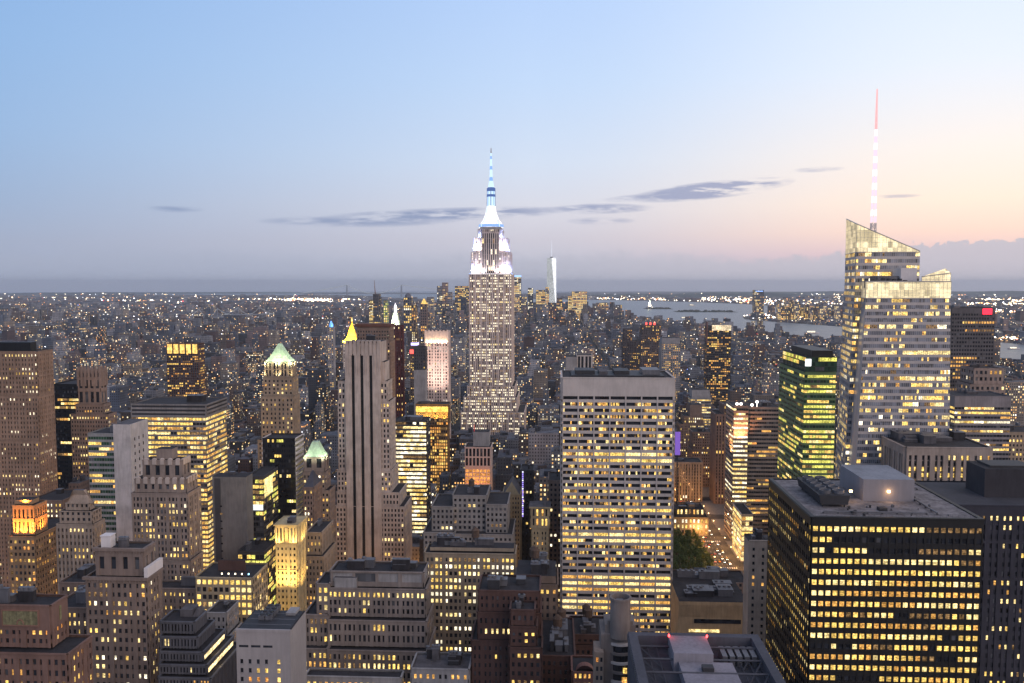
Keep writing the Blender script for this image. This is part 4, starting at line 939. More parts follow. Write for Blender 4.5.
# 42 roof with trusses in the foreground
yb, yf = 290.0, 214.0
zr = at(690, 633, yb)[2]
xl = at(628, 633, yb)[0]; xr = at(758, 633, yb)[0]
r = empty('office_tower', ((xl + xr) / 2, yf, 0)); tag(r, 'dark flat-topped tower seen from above, open steel roof frames around a pale penthouse', 'building')
W = MB(); W.box(xl, xr, yf, yb, 0, zr - 5, stone('blue_slate_wall', (0.065, 0.068, 0.085))); W.build('wall', r, r.location)
BS = MATS['blue_slate_wall']; PS = stone('pale_roof_box', (0.20, 0.19, 0.22)); DK = stone('deck_blue', (0.05, 0.053, 0.068), scale=.3)
pbox(r, 'roof', xl + 1.2, xr - 1.2, yf + 1, yb - 1, zr - 4.99, zr - 4.8, DK)
W = MB()
for (a0, a1, c0, c1) in ((xl, xl + 3, yf, yb), (xr - 3, xr, yf, yb), (xl + 3, xr - 3, yb - 3, yb)): W.box(a0, a1, c0, c1, zr - 4.8, zr, BS)
W.build('rim_wall', r, r.location)
B = MB()
for k in range(60):
    y = yf + k * (yb - yf) / 60
    B.box(xl - .35, xl, y + .2, y + .75, zr - 2.2, zr - .5, METAL); B.box(xr, xr + .35, y + .2, y + .75, zr - 2.2, zr - .5, METAL)
for k in range(34):
    x = xl + k * (xr - xl) / 34; B.box(x + .3, x + .8, yb, yb + .35, zr - 2.2, zr - .5, METAL)
B.build('rim_bracket', r, r.location)
B = MB()
for k in range(1, 8):
    y = yf + k * 9.6; B.bar((xl + 3, y, zr - 1.2), (xr - 3, y, zr - 1.2), .38, METAL)
    B.bar((xl + 3, y, zr - 1.2), (xl + 10, y - 9.6, zr - 4.4), .3, METAL); B.bar((xr - 3, y, zr - 1.2), (xr - 9, y - 9.6, zr - 4.4), .3, METAL)
for k in range(1, 4):
    x = xl + k * 3.1; B.bar((x, yf + 2, zr - 3.6), (x, yb - 4, zr - 3.6), .22, METAL)
    x = xr - k * 3.1; B.bar((x, yf + 2, zr - 3.6), (x, yb - 4, zr - 3.6), .22, METAL)
B.mats = [BS if m_ is METAL else m_ for m_ in B.mats]
B.build('roof_frame', r, r.location)
c0 = at(669, 634, 282); c1 = at(707, 634, 282)
pbox(r, 'penthouse', c0[0], c1[0], 270, 284, zr - 4.8, zr + 1.5, PS)
pbox(r, 'lower_penthouse', c0[0] + 1.5, c1[0] + 6, 236, 269.9, zr - 4.8, zr - 1.2, PS)
pbox(r, 'roof_hatch', c0[0] + 8, c0[0] + 11.5, 262, 265, zr - 1.2, zr + .4, STEEL)
pbox(r, 'roof_hatch', c1[0] + 1, c1[0] + 4.5, 252, 254, zr - 1.2, zr - .7, METAL)
B = MB()
for k in range(5): B.box(c1[0] + 4 + k * 2.4, c1[0] + 5.6 + k * 2.4, 275, 283, zr - 4.8, zr - 1.4, METAL)
B.build('air_unit', r, r.location)
for (px_, py_) in ((669, 632), (707, 632)):
    p = at(px_, py_, 283); B = MB(); B.rings([(.28, zr + 1.5), (.28, zr + 2.2), (.1, zr + 2.4)], p[0], 283, glow('beacon_red', (1, .05, .05), 9), 8); B.build('beacon', r, r.location)
    l = bpy.data.lights.new('beacon_light', 'POINT'); l.energy = 260; l.color = (1, .06, .05); l.shadow_soft_size = .2
    o = bpy.data.objects.new('beacon_light', l); COL.objects.link(o); o.parent = r; o.location = loc(r, (p[0], 282.5, zr + 3.4))
HEROES.append((xl, xr, yf, yb, zr, 'the roof with open steel frames', 683, 625, 785))

# 44 low building in front of the park
r, b = H('low_building', 'low wide building with a beige lattice wall and dark cluttered roof before the park', 'the beige lattice-walled low building', 500, [(679, 748, 602, 0, 0, dict(blank=True))], S(wall=stone('beige_lattice', (0.42, 0.29, 0.17))), yvis=632, depth=34, n=9)
q = b[0]; B = MB()
for i in range(46):
    x = q[0] + .4 + i * (q[1] - q[0] - .8) / 46; B.box(x, x + .35, q[2] - .25, q[2], q[5] - 9, q[5] - 1.6, MATS['beige_lattice'])
for j in range(9): B.box(q[0], q[1], q[2] - .2, q[2] + .1, q[5] - 9 + j * .85, q[5] - 8.7 + j * .85, MATS['beige_lattice'])
B.build('lattice', r, r.location)
pbox(r, 'window_strip', q[0] + 9, q[1] - 4, q[2] - .3, q[2] - .05, q[5] - 13, q[5] - 10.5, DARK)
pbox(r, 'window_strip', q[0] + 6, q[0] + 24, q[2] - .3, q[2] - .05, q[5] - 18.5, q[5] - 16.8, CREAM)
H('low_building', 'low dark building with two lit white strips along the park edge', 'the low white-striped building at the park edge', 560, [(673, 748, 582, 0, 0, dict(par=.8, toplit=(1, .45)))], S(wall=BROWN, bay=3.4, lit=.3, pal='white', run=.85), yvis=600, depth=24, n=9)
r, b = H('slab_building', 'slim pale slab building with a blank front and tiny windows beside the big black block', 'the slim pale slab by the black block', 440, [(749, 768, 540, 0)], S(wall=stone('beige_concrete', (.31, .265, .23)), bay=5.5, pier=.75, span=.55, lit=.06, pal='amber', par=4, side=dict(blank=True)), yvis=640, xs=None, depth=11, n=3)
r, b = H('glass_block', 'low glass building with its side glowing white-yellow along the avenue', 'the glowing low glass building on the avenue', 790, [(742, 753, 514, 0)], S(wall=CONC, bay=3, pier=.08, span=.25, floor=5, lit=.95, pal='cream', rowvar=.02, dp=.1, ds=.25), yvis=575, xs=733, n=0)
H('park_building', 'ornate stone block with a dormered mansard and warm lit arcade behind the park trees', 'the ornate block behind the park', 872, [(676, 704, 509, -2, -2, dict(wall=SLATE, lit=.2, par=.6)), (673, 708, 517, 0)], S(wall=stone('park_stone', (.34, .27, .18)), bay=4.2, pier=.4, span=.35, floor=5.5, lit=.45, pal='cream', run=.7, rowvar=.4), yvis=548, depth=24, n=4)

# ------------------------------------------------------------------ right-hand side
# 49 the big black block
r, b = H('office_block', 'huge black metal office block with square glowing yellow windows and flat roof plant', 'the huge black block', 320, [(812, 983, 518, 0)],
  S(wall=BLACK, bay=2.62, pier=.30, span=.52, floor=4.15, dp=.45, ds=.35, par=3.4, lit=.88, rowvar=.16, run=.7, pal='yellow', side=dict(lit=.62, bay=2.62, rowvar=.2, run=.6)), yvis=683, xs=769, n=0)
q = b[0]
RG = stone('roof_ballast', (0.17, 0.155, 0.16), .9, .5, scale=.22)
pbox(r, 'roof_deck', q[0] + 1.2, q[1] - 1.2, q[2] + 1.2, q[3] - 1.2, q[5] - .75, q[5] - .25, RG)
B = MB()
for (a0, a1, c0, c1) in ((q[0] - .4, q[1] + .4, q[2] - .4, q[2] + 1.2), (q[0] - .4, q[0] + 1.2, q[2] + 1.2, q[3]), (q[1] - 1.2, q[1] + .4, q[2] + 1.2, q[3])): B.box(a0, a1, c0, c1, q[5] - .5, q[5] + .15, BLACK)
B.build('roof_rim', r, r.location)
c0 = at(852, 497, q[2] + 26); zp = q[5]
pbox(r, 'penthouse', at(862, 500, 347)[0], at(913, 500, 347)[0], 346, 374, zp - .3, zp + 8.6, stone('pale_plant_room', (0.22, 0.21, 0.23), var=.1), stone('plant_room_roof', (.2, .21, .24)))
x0 = at(821, 505, 335)[0]; x1 = at(848, 505, 335)[0]
B = MB(); B.frustum(x0, x1, 335, 366, zp + .9, zp + 4.6, -.8, 0, STEEL, STEEL)
for k in range(6):
    B.bar((x0 + 1, 336 + k * 5.6, zp - .3), (x0 + 1, 336 + k * 5.6, zp + 1), .25, STEEL); B.bar((x1 - 1, 336 + k * 5.6, zp - .3), (x1 - 1, 336 + k * 5.6, zp + 1), .25, STEEL)
k = B.build('cooling_tower', r, r.location)
D_ = MB(); zd = zp - .2
for (xa_, ya_, xb_, yb_) in ((q[0] + 6, 326, q[1] - 18, 326), (q[1] - 14, 326, q[1] - 14, 372), (at(914, 500, 350)[0] + 1, 352, q[1] - 14, 352), (at(914, 500, 350)[0] + 2, 366, q[1] - 5, 366)):
    D_.bar((xa_, ya_, zd + .7), (xb_, yb_, zd + .7), .35, METAL, 6)
    L_n = int(max(abs(xb_ - xa_), abs(yb_ - ya_)) / 5)
    for i_ in range(L_n + 1): t_ = i_ / max(1, L_n); D_.box(xa_ + (xb_ - xa_) * t_ - .3, xa_ + (xb_ - xa_) * t_ + .3, ya_ + (yb_ - ya_) * t_ - .3, ya_ + (yb_ - ya_) * t_ + .3, zd, zd + .5, STEEL)
D_.build('roof_pipe', r, r.location)
D_ = MB(); rq = random.Random(3)
for i_ in range(14):
    xx_, yy_ = rq.uniform(q[0] + 4, q[1] - 4), rq.uniform(q[2] + 3, q[2] + 18); s_ = rq.uniform(.3, 1.0); D_.rings([(s_ * .6, zd), (s_ * .6, zd + s_), (s_ * .8, zd + s_ + .1), (s_ * .2, zd + s_ + .4)], xx_, yy_, rq.choice((METAL, STEEL)), 8)
D_.build('vent_cap', r, r.location)
D_ = MB()
for i_ in range(int((q[1] - q[0]) / 2.2)): D_.bar((q[0] + 1.6 + i_ * 2.2, q[2] + 1.5, zd), (q[0] + 1.6 + i_ * 2.2, q[2] + 1.5, zd + 1.3), .05, METAL)
D_.bar((q[0] + 1.6, q[2] + 1.5, zd + 1.3), (q[1] - 1.6, q[2] + 1.5, zd + 1.3), .06, METAL); D_.build('roof_railing', r, r.location)
for j in range(5):
    for i in range(2):
        F_ = MB(); F_.rings([(2.2, zp + 4.6), (2.2, zp + 5.9), (1.9, zp + 5.9), (1.8, zp + 5.0)], x0 + 2.6 + i * 5.2, 339 + j * 5.7, METAL, 18); F_.bar((x0 + .9 + i * 5.2, 339 + j * 5.7, zp + 5.5), (x0 + 4.3 + i * 5.2, 339 + j * 5.7, zp + 5.5), .15, STEEL); F_.build('fan', k, r.location)
for (px_, py_) in ((852, 499), (890, 502)):
    p = at(px_, py_, 344); B = MB(); B.box(p[0] - .5, p[0] + .5, 345.2, 345.9, zp + 3.4, zp + 4.2, glow('roof_lamp_warm', (1, .6, .25), 12)); B.build('wall_lamp', r, r.location)
    l = bpy.data.lights.new('wall_lamp_light', 'POINT'); l.energy = 300; l.color = (1, .55, .25); l.shadow_soft_size = .3
    o = bpy.data.objects.new('wall_lamp_light', l); COL.objects.link(o); o.parent = r; o.location = loc(r, (p[0], 343.8, zp + 3.4))
B = MB(); B.box(q[1] - 22, q[1] - 16, 350, 360, zp - .3, zp + 1.2, METAL); B.box(q[1] - 34, q[1] - 31, 330, 333, zp - .3, zp + 1.0, STEEL); B.build('roof_vent', r, r.location)
# 50 its neighbour
r, b = H('office_tower', 'dark blue-black stone tower with small scattered lit windows at the edge of the view', 'the dark blue-black tower', 385, [(948, 1075, 505, 0)],
  S(wall=stone('blue_black', (0.036, 0.036, 0.050)), bay=2.9, pier=.5, span=.5, floor=4.2, lit=.26, rowvar=.1, run=.3, pal='cream', toplit=(1, 1.0), par=5, dp=.45), yvis=683, depth=46, n=0)
q = b[0]; pbox(r, 'penthouse', at(984, 500, 400)[0], q[1] - 6, 400, 418, q[5] - .7, q[5] + 13, stone('plant_black', (.035, .033, .04)), ROOF)
pbox(r, 'roof_deck', q[0] + 1.2, q[1] - 1.2, q[2] + 1.2, q[3] - 1.2, q[5] - .75, q[5] - .3, stone('deck_grey', (.05, .05, .06)))
B = MB(); B.box(at(988, 500, 404)[0], q[1] - 9, 403, 416, q[5] + 13, q[5] + 14, STEEL); B.build('roof_grille', r, r.location)
# 51 beige piers
r, b = H('office_block', 'beige block of close stone piers with roof plant just before the slanted glass tower', 'the beige pier-fronted block', 520, [(906, 991, 447, 0)],
  S(wall=stone('beige_pier', (0.30, 0.245, 0.215)), bay=3.9, pier=.42, span=.22, floor=3.7, dp=1.2, ds=.15, par=5, lit=.03, toplit=(0, 0), pal='yellow'), yvis=475, xs=877, n=7)
q = b[0]; B = MB()
for j in (2, 3):
    for i in range(26):
        if (i * 7 + j) % 5: 
            x = q[0] + 1.0 + i * 2.55; z = q[5] - 5 - j * 3.7
            B.box(x + .9, x + 2.3, q[2] - .3, q[2] - .22, z - 2.4, z, YEL)
B.build('window_row', r, r.location)
# 53 green glass
r, b = H('office_tower', 'dark green glass office tower lit yellow-green on every floor with black top', 'the yellow-green glass tower', 700, [(806, 837, 357, -3, -3, dict(wall=stone('green_cap', (.03, .05, .035)), lit=0.04, span=.2, par=.5)), (804.5, 836, 372, 0)],
  S(wall=GREENM, dark=GGLASS, bay=2.4, pier=.08, span=.45, dp=.12, ds=.3, lit=.88, pal='green', rowvar=.15, run=.7, floor=4.1, side=dict(lit=.38, run=.85)), yvis=478, xs=782, n=0)
q = b[0]; pbox(r, 'lit_sign', q[0] - .6, q[0] + 4, q[2] - .9, q[2] - .3, at(808, 366, q[2])[2], at(808, 359, q[2])[2], glow('sign_white', (.95, .97, 1), 2.2))
pbox(r, 'penthouse', q[0] + 6, q[1] - 2, q[2] + 4, q[3] - 4, q[5] - .7, q[5] + 5, BLACK)
# 54 brown tower + curved glass corner
r, b = H('office_tower', 'brown vertically ribbed tower joined to the curved strip-lit building', 'the brown ribbed tower', 1000, [(724, 731, 404, -4, 0, dict(wing=True)), (716, 731, 414, 0, 0)],
  S(wall=stone('ribbed_brown', (0.20, 0.135, 0.11)), bay=3.2, pier=.6, span=.2, dp=.9, lit=.05, pal='amber'), yvis=525, depth=30, n=0)
r, b = H('office_block', 'strip-windowed building with orange and white glowing corner bay under bright roof lamps', 'the orange-cornered strip building', 860, [(748, 781, 407, 0, 0, dict(lit=.32)), (734, 748.2, 406, 3, 0, dict(wing=True, lit=.93, pal='white', floor=4.6, span=.55))],
  S(wall=stone('strip_taupe', (0.22, 0.18, 0.155)), bay=2.4, pier=.05, span=.5, dp=.1, ds=.5, pal='amber', rowvar=.3, run=.9, floor=4.2, side=dict(lit=.35)), yvis=545, depth=34, n=3)
q = b[1]
lamp((q[0] + 6, q[2] - 9, q[5] - 34), (q[0] + 5, q[2], q[5] - 14), (1, .36, .12), 90000, 130, .5, r); lamp((q[0] - 7, q[2] + 9, q[5] - 50), (q[0], q[2] + 9, q[5] - 30), (1, .45, .15), 60000, 130, .5, r)
for k, (px_, py_) in enumerate(((737, 404), (741, 404), (752, 405), (757, 402))):
    p = at(px_, py_, 866); B = MB(); B.rings([(.3, p[2] - 6), (.3, p[2] - .8), (1.5, p[2] - .8), (1.5, p[2] + .8), (.7, p[2] + 1.4)], p[0], 866, glow('roof_globe', (1, .86, .75) if k < 2 else (1, .8, .45), 3.5), 10); B.build('roof_globe_lamp', r, r.location)
B = MB(); p = at(741, 406, 870); B.bar((p[0], 870, p[2] - 4), (p[0] + 5, 870, p[2] + 15), .3, METAL); B.build('crane_boom', r, r.location)
H('brown_building', 'dark brown office building with sparse yellow windows left of the brown ribbed tower', 'the dark brown sparse-windowed building', 1085, [(693, 716, 432, 0, 0), (692, 717, 450, 1)], S(wall=BROWN, bay=2.8, lit=.18, pal='cream', run=.5), yvis=520, depth=28, n=2)
H('office_block', 'grey-topped block with white-yellow window strips beyond the sparse-windowed brown building', 'the grey-topped strip block', 1290, [(692, 710, 390, 0, 0, dict(blank=True)), (691, 711, 398, .6)], S(wall=GREYC, bay=3, lit=.6, pal='cream', run=.7, pier=.12), yvis=432, depth=26, n=1)
H('office_building', 'brown stepped building showing one bright white strip near its top', 'the stepped building with the white strip', 1180, [(690, 702, 405, 0, 0, dict(blank=True)), (684, 703, 416, 1, 0, dict(toplit=(1, 1), pal='white')), (680, 704, 424, 2)], S(wall=BROWN, bay=2.8, lit=.3, pal='cream'), yvis=465, depth=26, n=1)
r, b = H('office_building', 'tan piered building beside the white slab with a violet lit screen above it', 'the tan piered building by the white slab', 1010, [(674, 702, 462, 0)], S(wall=TAN, bay=3.4, pier=.5, span=.15, dp=.9, lit=.03), yvis=512, depth=26, n=2)
B = MB(); p0 = at(675, 455, 905); p1 = at(680.5, 432, 905); B.box(p0[0], p1[0], 905, 906.2, p0[2], p1[2], glow('violet_screen', (.42, .22, 1.0), .5)); k = B.build('lit_screen')
k['label'] = 'glowing violet advertising screen beside the white gridded slab'; k['category'] = 'screen'
B = MB(); B.bar(((p0[0] + p1[0]) / 2, 907, 0), ((p0[0] + p1[0]) / 2, 907, p1[2] - 2), .6, STEEL); B.build('post', k)
# 56 slim far tower with lit crown
r, b = H('residential_tower', 'dark slim tower with a cream lit crown standing before the river', 'the slim tower with the cream crown', 1500, [(707.5, 731, 326, 0, 0)], S(wall=DGREY, bay=3.3, pier=.25, span=.4, lit=.4, pal='amber', par=1, dp=.3), yvis=390, depth=26, n=0, pcap=60)
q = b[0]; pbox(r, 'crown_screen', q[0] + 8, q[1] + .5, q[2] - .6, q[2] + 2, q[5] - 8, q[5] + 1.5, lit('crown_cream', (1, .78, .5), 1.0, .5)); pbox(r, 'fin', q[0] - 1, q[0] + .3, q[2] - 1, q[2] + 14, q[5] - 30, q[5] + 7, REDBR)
r, b = H('residential_tower', 'dark tower with red roof lamps and amber windows midway to the bay', 'the dark tower with red roof lamps', 1900, [(642, 661, 325, 0, 0), (641, 662, 335, 1)], S(wall=stone('dusk_brown', (.10, .08, .08)), bay=3.8, pier=.45, span=.4, lit=.28, pal='amber'), yvis=372, depth=30, n=0, pcap=40)
q = b[0]
for k in range(3):
    B = MB(); B.rings([(2.0, q[5]), (2.0, q[5] + 5), (1, q[5] + 6)], q[0] + 10 + k * 9, q[2] + 4, glow('red_lamp', (1, .10, .08), 2.2), 8); B.build('roof_lamp', r, r.location)
H('residential_tower', 'dark brown twin-shaft tower standing beyond the white slab roof', 'the dark twin-shaft tower', 2000, [(624, 632, 329, 0), (623, 640, 341, 2)], S(wall=MATS['dusk_brown'], bay=4, lit=.2, pal='amber'), yvis=372, depth=30, n=0, pcap=20)
r, b = H('office_tower', 'grey-capped block with amber floors midway between white slab and river', 'the grey-capped block', 1650, [(662, 680, 338, 0, 0, dict(blank=True)), (661.6, 680.4, 343, 1)], S(wall=GREYC, bay=3.6, lit=.45, pal='amber'), yvis=385, depth=34, n=0, pcap=40)

# 60 dark tower with a red sign
r, b = H('office_tower', 'dark grid-fronted tower with a red glowing sign at its top corner', 'the dark tower with the red sign', 860, [(952, 995, 307.5, 0, 0)],
  S(wall=stone('grid_grey', (0.11, 0.10, 0.105)), bay=2.6, pier=.25, span=.48, floor=3.9, lit=.24, rowvar=.25, run=.8, pal='amber', toplit=(2, .0), par=6), yvis=395, depth=34, n=1, pcap=100)
q = b[0]; pbox(r, 'red_sign', q[1] - 12, q[1] - 3, q[2] - .9, q[2] - .5, q[5] - 6.8, q[5] - 1.0, glow('sign_red', (1, .03, .06), 2.2))
pbox(r, 'side_fin', q[0] - 1.6, q[0] - .6, q[2] + 1, q[2] + 18, q[5] - 90, q[5] - 12, STEEL)
r, b = H('stone_building', 'squat tan stone building with arched top windows under the red-sign tower', 'the squat tan stone building', 800, [(974, 1003, 368, 0, 0), (970, 1005, 384, 1)], S(wall=stone('dusk_tan', (.28, .21, .18)), bay=4.5, pier=.45, floor=5.5, lit=.08), yvis=398, depth=24, n=2)
r, b = H('office_block', 'flat-topped grey office block with cream lit strips right of the slanted glass tower', 'the flat-topped strip-lit block', 690, [(955, 1011, 396, 0, 0)], S(wall=stone('mauve_panel', (.21, .19, .20)), bay=2.6, pier=.06, span=.5, dp=.1, ds=.3, lit=.55, rowvar=.35, run=.8, pal='cream', par=9), yvis=462, depth=34, n=2)
H('stone_building', 'tan building with lit rows showing just above the dark blue-black tower', 'the tan edge building', 700, [(1005, 1045, 432, 0)], S(wall=TAN, bay=2.8, lit=.35, pal='cream'), yvis=475, depth=30, n=1)

# ------------------------------------------------------------------ 52 slanted faceted glass tower
def glass_tower():
    r = empty('glass_tower', (*at(895, 470, 575)[:2], 0)); tag(r, 'tall faceted glass skyscraper with slanting screen top and slender lit spire', 'building')
    W = MB(); panes = []; rg = random.Random(5); o = r.location
    SM = stone('steel_mullion', (0.38, 0.35, 0.35), .4, .1, spec=.7)
    S1 = dict(SD); S1.update(wall=SM, spm=stone('glass_spandrel', (0.42, 0.38, 0.37), .3, .15, spec=.8), bay=1.45, pier=.11, floor=4.2, span=.42, dp=.16, ds=.10, lit=.74, rowvar=.16, run=.6, pal='cream', dark=SKYG, par=.4)
    # volume A (behind, taller): left edge leans out towards the ground
    def vol(pts_b, pts_t, fids, S_, cap=None):
        for k in range(len(pts_b)):
            a, b_ = pts_b[k], pts_b[(k + 1) % len(pts_b)]; c, d = pts_t[(k + 1) % len(pts_b)], pts_t[k]
            W.poly([a, b_, c, d], S_['spm'])
            if k in fids: facade(W, panes, (a, b_, c, d), dict(S_, lit=fids[k]), rg, 'F')
        W.poly(pts_t, ROOFG)
    def g(px, py, Y): return tuple(at(px, py, Y))
    def low(px, py, Y):
        p = at(px, py, Y); return (p[0], Y, 0.0)
    zA = at(846, 285, 585)[2]
    # A front: bottom corners at ground, extended from y=470 measurements
    A_tl = (at(857, 222, 585)[0], 585, zA); A_tr = (at(919.6, 262, 585)[0], 585, zA)
    A_bl = (at(846, 470, 585)[0] - 5, 585, 0); A_br = (A_tr[0], 585, 0)
    A_btl = (at(846.5, 222, 628)[0], 628, zA); A_btr = (A_tr[0], 628, zA); A_bbl = (at(836, 470, 628)[0] - 4, 628, 0); A_bbr = (A_tr[0], 628, 0)
    vol([A_bl, A_br, A_bbr, A_bbl], [A_tl, A_tr, A_btr, A_btl], {0: .45, 3: .5}, S1)
    # upper part of A above the roof of B
    zt0 = at(846.5, 252, 585)[2]
    U_bl, U_br = A_tl, A_tr
    x0, x1 = A_tl[0], A_tr[0]
    vol([A_tl, A_tr, A_btr, A_btl], [(x0, 585, zt0), (x1, 585, zt0), (x1, 628, zt0), (A_btl[0], 628, zt0)], {0: .55, 3: .7}, S1)
    # slanting glass screen on top: a real raked wall round the plant
    SC = lit('screen_glow', (1.0, .82, .50), 1.0, .15, .25)
    def screen(pts, name):
        B = MB(); p = [np.array(q, float) for q in pts]; n = np.cross(p[1] - p[0], p[2] - p[0]); n /= np.linalg.norm(n)
        B.poly(p, SC); B.poly([q - n * .5 for q in p][::-1], SM)
        nb = max(2, int(np.linalg.norm(p[1] - p[0]) / 2.4))
        def zt(u): return (p[3] * (1 - u) + p[2] * u)
        for i in range(nb + 1):
            u = i / nb; a = p[0] * (1 - u) + p[1] * u; b_ = zt(u); B.bar(a + n * .12, b_ + n * .12, .09, SM)
        hm = max(np.linalg.norm(p[3] - p[0]), np.linalg.norm(p[2] - p[1])); k = 0
        zb = p[0][2]
        while k * 3.2 < hm:
            z = zb + k * 3.2
            ul = 0.0
            h0, h1 = p[3][2], p[2][2]
            us = [u_ / 40 for u_ in range(41) if zt(u_ / 40)[2] >= z]
            if len(us) > 1:
                a = p[0] * (1 - us[0]) + p[1] * us[0]; b_ = p[0] * (1 - us[-1]) + p[1] * us[-1]; a[2] = b_[2] = z; B.bar(a + n * .14, b_ + n * .14, .08, SM)
            k += 1
        B.bar(p[3], p[2], .35, SM); B.build(name, r, o)
    apx = at(857, 224, 585); rgt = at(919.6, 258, 585)
    screen([(x0, 584.8, zt0), (x1, 584.8, zt0), (x1, 584.8, max(rgt[2], zt0 + .5)), (x0, 584.8, apx[2])], 'slanting_screen')
    screen([(A_btl[0], 628, zt0), (x0, 584.8, zt0), (x0, 584.8, apx[2]), (A_btl[0], 628, at(846.5, 219, 628)[2])], 'side_screen')
    # volume B in front
    yB = 556
    zB = at(905, 298, yB)[2]; zBs = at(905, 281.5, yB)[2]
    B_tl = (at(866, 290, yB)[0], yB, zB); B_tr = (at(951, 290, yB)[0], yB, zB)
    B_bl = (at(856, 470, yB)[0] - 4, yB, 0); B_br = (at(953, 470, yB)[0] + 1, yB, 0)
    B_cl = (at(861.5, 290, 584.4)[0], 584.4, zB); B_cbl = (at(846.5, 470, 584)[0] - 5, 584.4, 0)
    vol([B_bl, B_br, (B_br[0], 620, 0), (B_br[0] - 4, 621, 0), B_cbl], [B_tl, B_tr, (B_tr[0], 620, zB), (B_tr[0] - 4, 621, zB), B_cl], {0: .42, 4: .38}, S1)
    screen([B_tl, B_tr, (B_tr[0], yB, zBs), (B_tl[0], yB, zBs)], 'front_screen')
    screen([B_cl, B_tl, (B_tl[0], yB, zBs), (B_cl[0], 584.4, zBs)], 'corner_screen')
    xa = at(922, 275, yB + 1)[0]; xb = B_tr[0]; zc = at(944, 269.5, yB + 1)[2]
    screen([(xa, yB + 1, zBs - 2), (xb, yB + 1, zBs - 2), (xb, yB + 1, zc - 2.2), (xa, yB + 1, zc - 4.5)], 'rear_screen')
    B = MB(); B.poly([(xa, yB + .95, zc - 4.5), (xb, yB + .95, zc - 2.2), (xb - 3.5, yB + .95, zc + .6)], SC); B.poly([(xa, yB + 1.4, zc - 4.5), (xb - 3.5, yB + 1.4, zc + .6), (xb, yB + 1.4, zc - 2.2)], SM); B.build('screen_peak', r, o)
    pbox(r, 'mechanical_box', at(901, 270, 566)[0], at(917, 270, 566)[0], 566, 580, zB, at(908, 268, 566)[2], WHITEP)
    pbox(r, 'mechanical_box', at(878, 270, 568)[0], at(899, 270, 568)[0], 568, 582, zB, at(890, 276, 568)[2], METAL)
    B = MB()
    for k in range(9): B.box(at(866 + k * 5.5, 280, 560)[0], at(869 + k * 5.5, 280, 560)[0], 560, 563, zBs - 4, zBs + rg.uniform(.5, 2.5), STEEL)
    B.build('roof_plant', r, o)
    W.build('wall', r, o); place_panes(r, panes, 478, 100)
    # spire
    c = at(873, 236, 606); zb = at(875, 236, 606)[2]; zt = at(875.5, 89, 606)[2]; H_ = zt - zb
    B = MB(); K = 22
    PINKL = glow('spire_lit', (1.0, .70, .86), 1.05); WL = glow('spire_white', (1.0, .84, .90), 1.35); RL = glow('spire_red', (1.0, .50, .52), 1.0)
    for k in range(K):
        z0_, z1_ = zb + H_ * k / K, zb + H_ * (k + 1) / K; rad0 = 1.35 * (1 - k / K) + .22; rad1 = 1.35 * (1 - (k + 1) / K) + .22
        m = (RL if k > K - 7 else (WL if k % 2 else PINKL))
        if k < 2: m = WHITEP
        S_ = MB(); s_ = 1 if k % 2 else -1
        for (sx, sy) in ((-1, -1), (1, -1), (1, 1), (-1, 1)): S_.bar((c[0] + sx * rad0, 606 + sy * rad0, z0_), (c[0] + sx * rad1, 606 + sy * rad1, z1_), .2 if k < 16 else .16, m)
        for (a_, b_) in (((-1, -1), (1, -1)), ((1, -1), (1, 1)), ((1, 1), (-1, 1)), ((-1, 1), (-1, -1))):
            S_.bar((c[0] + a_[0] * rad0, 606 + a_[1] * rad0, z0_), (c[0] + b_[0] * rad1, 606 + b_[1] * rad1, z1_), .17, m); S_.bar((c[0] + b_[0] * rad0, 606 + b_[1] * rad0, z0_), (c[0] + a_[0] * rad1, 606 + a_[1] * rad1, z1_), .17, m)
        if k == 0: spire = S_.build('spire', r, o)
        else: S_.build('spire_segment', spire, o if False else o)
    HEROES.append((A_bl[0], B_br[0], 556, 632, zt0, 'the slanted glass tower', 472, 829, 955))
    return r
glass_tower()

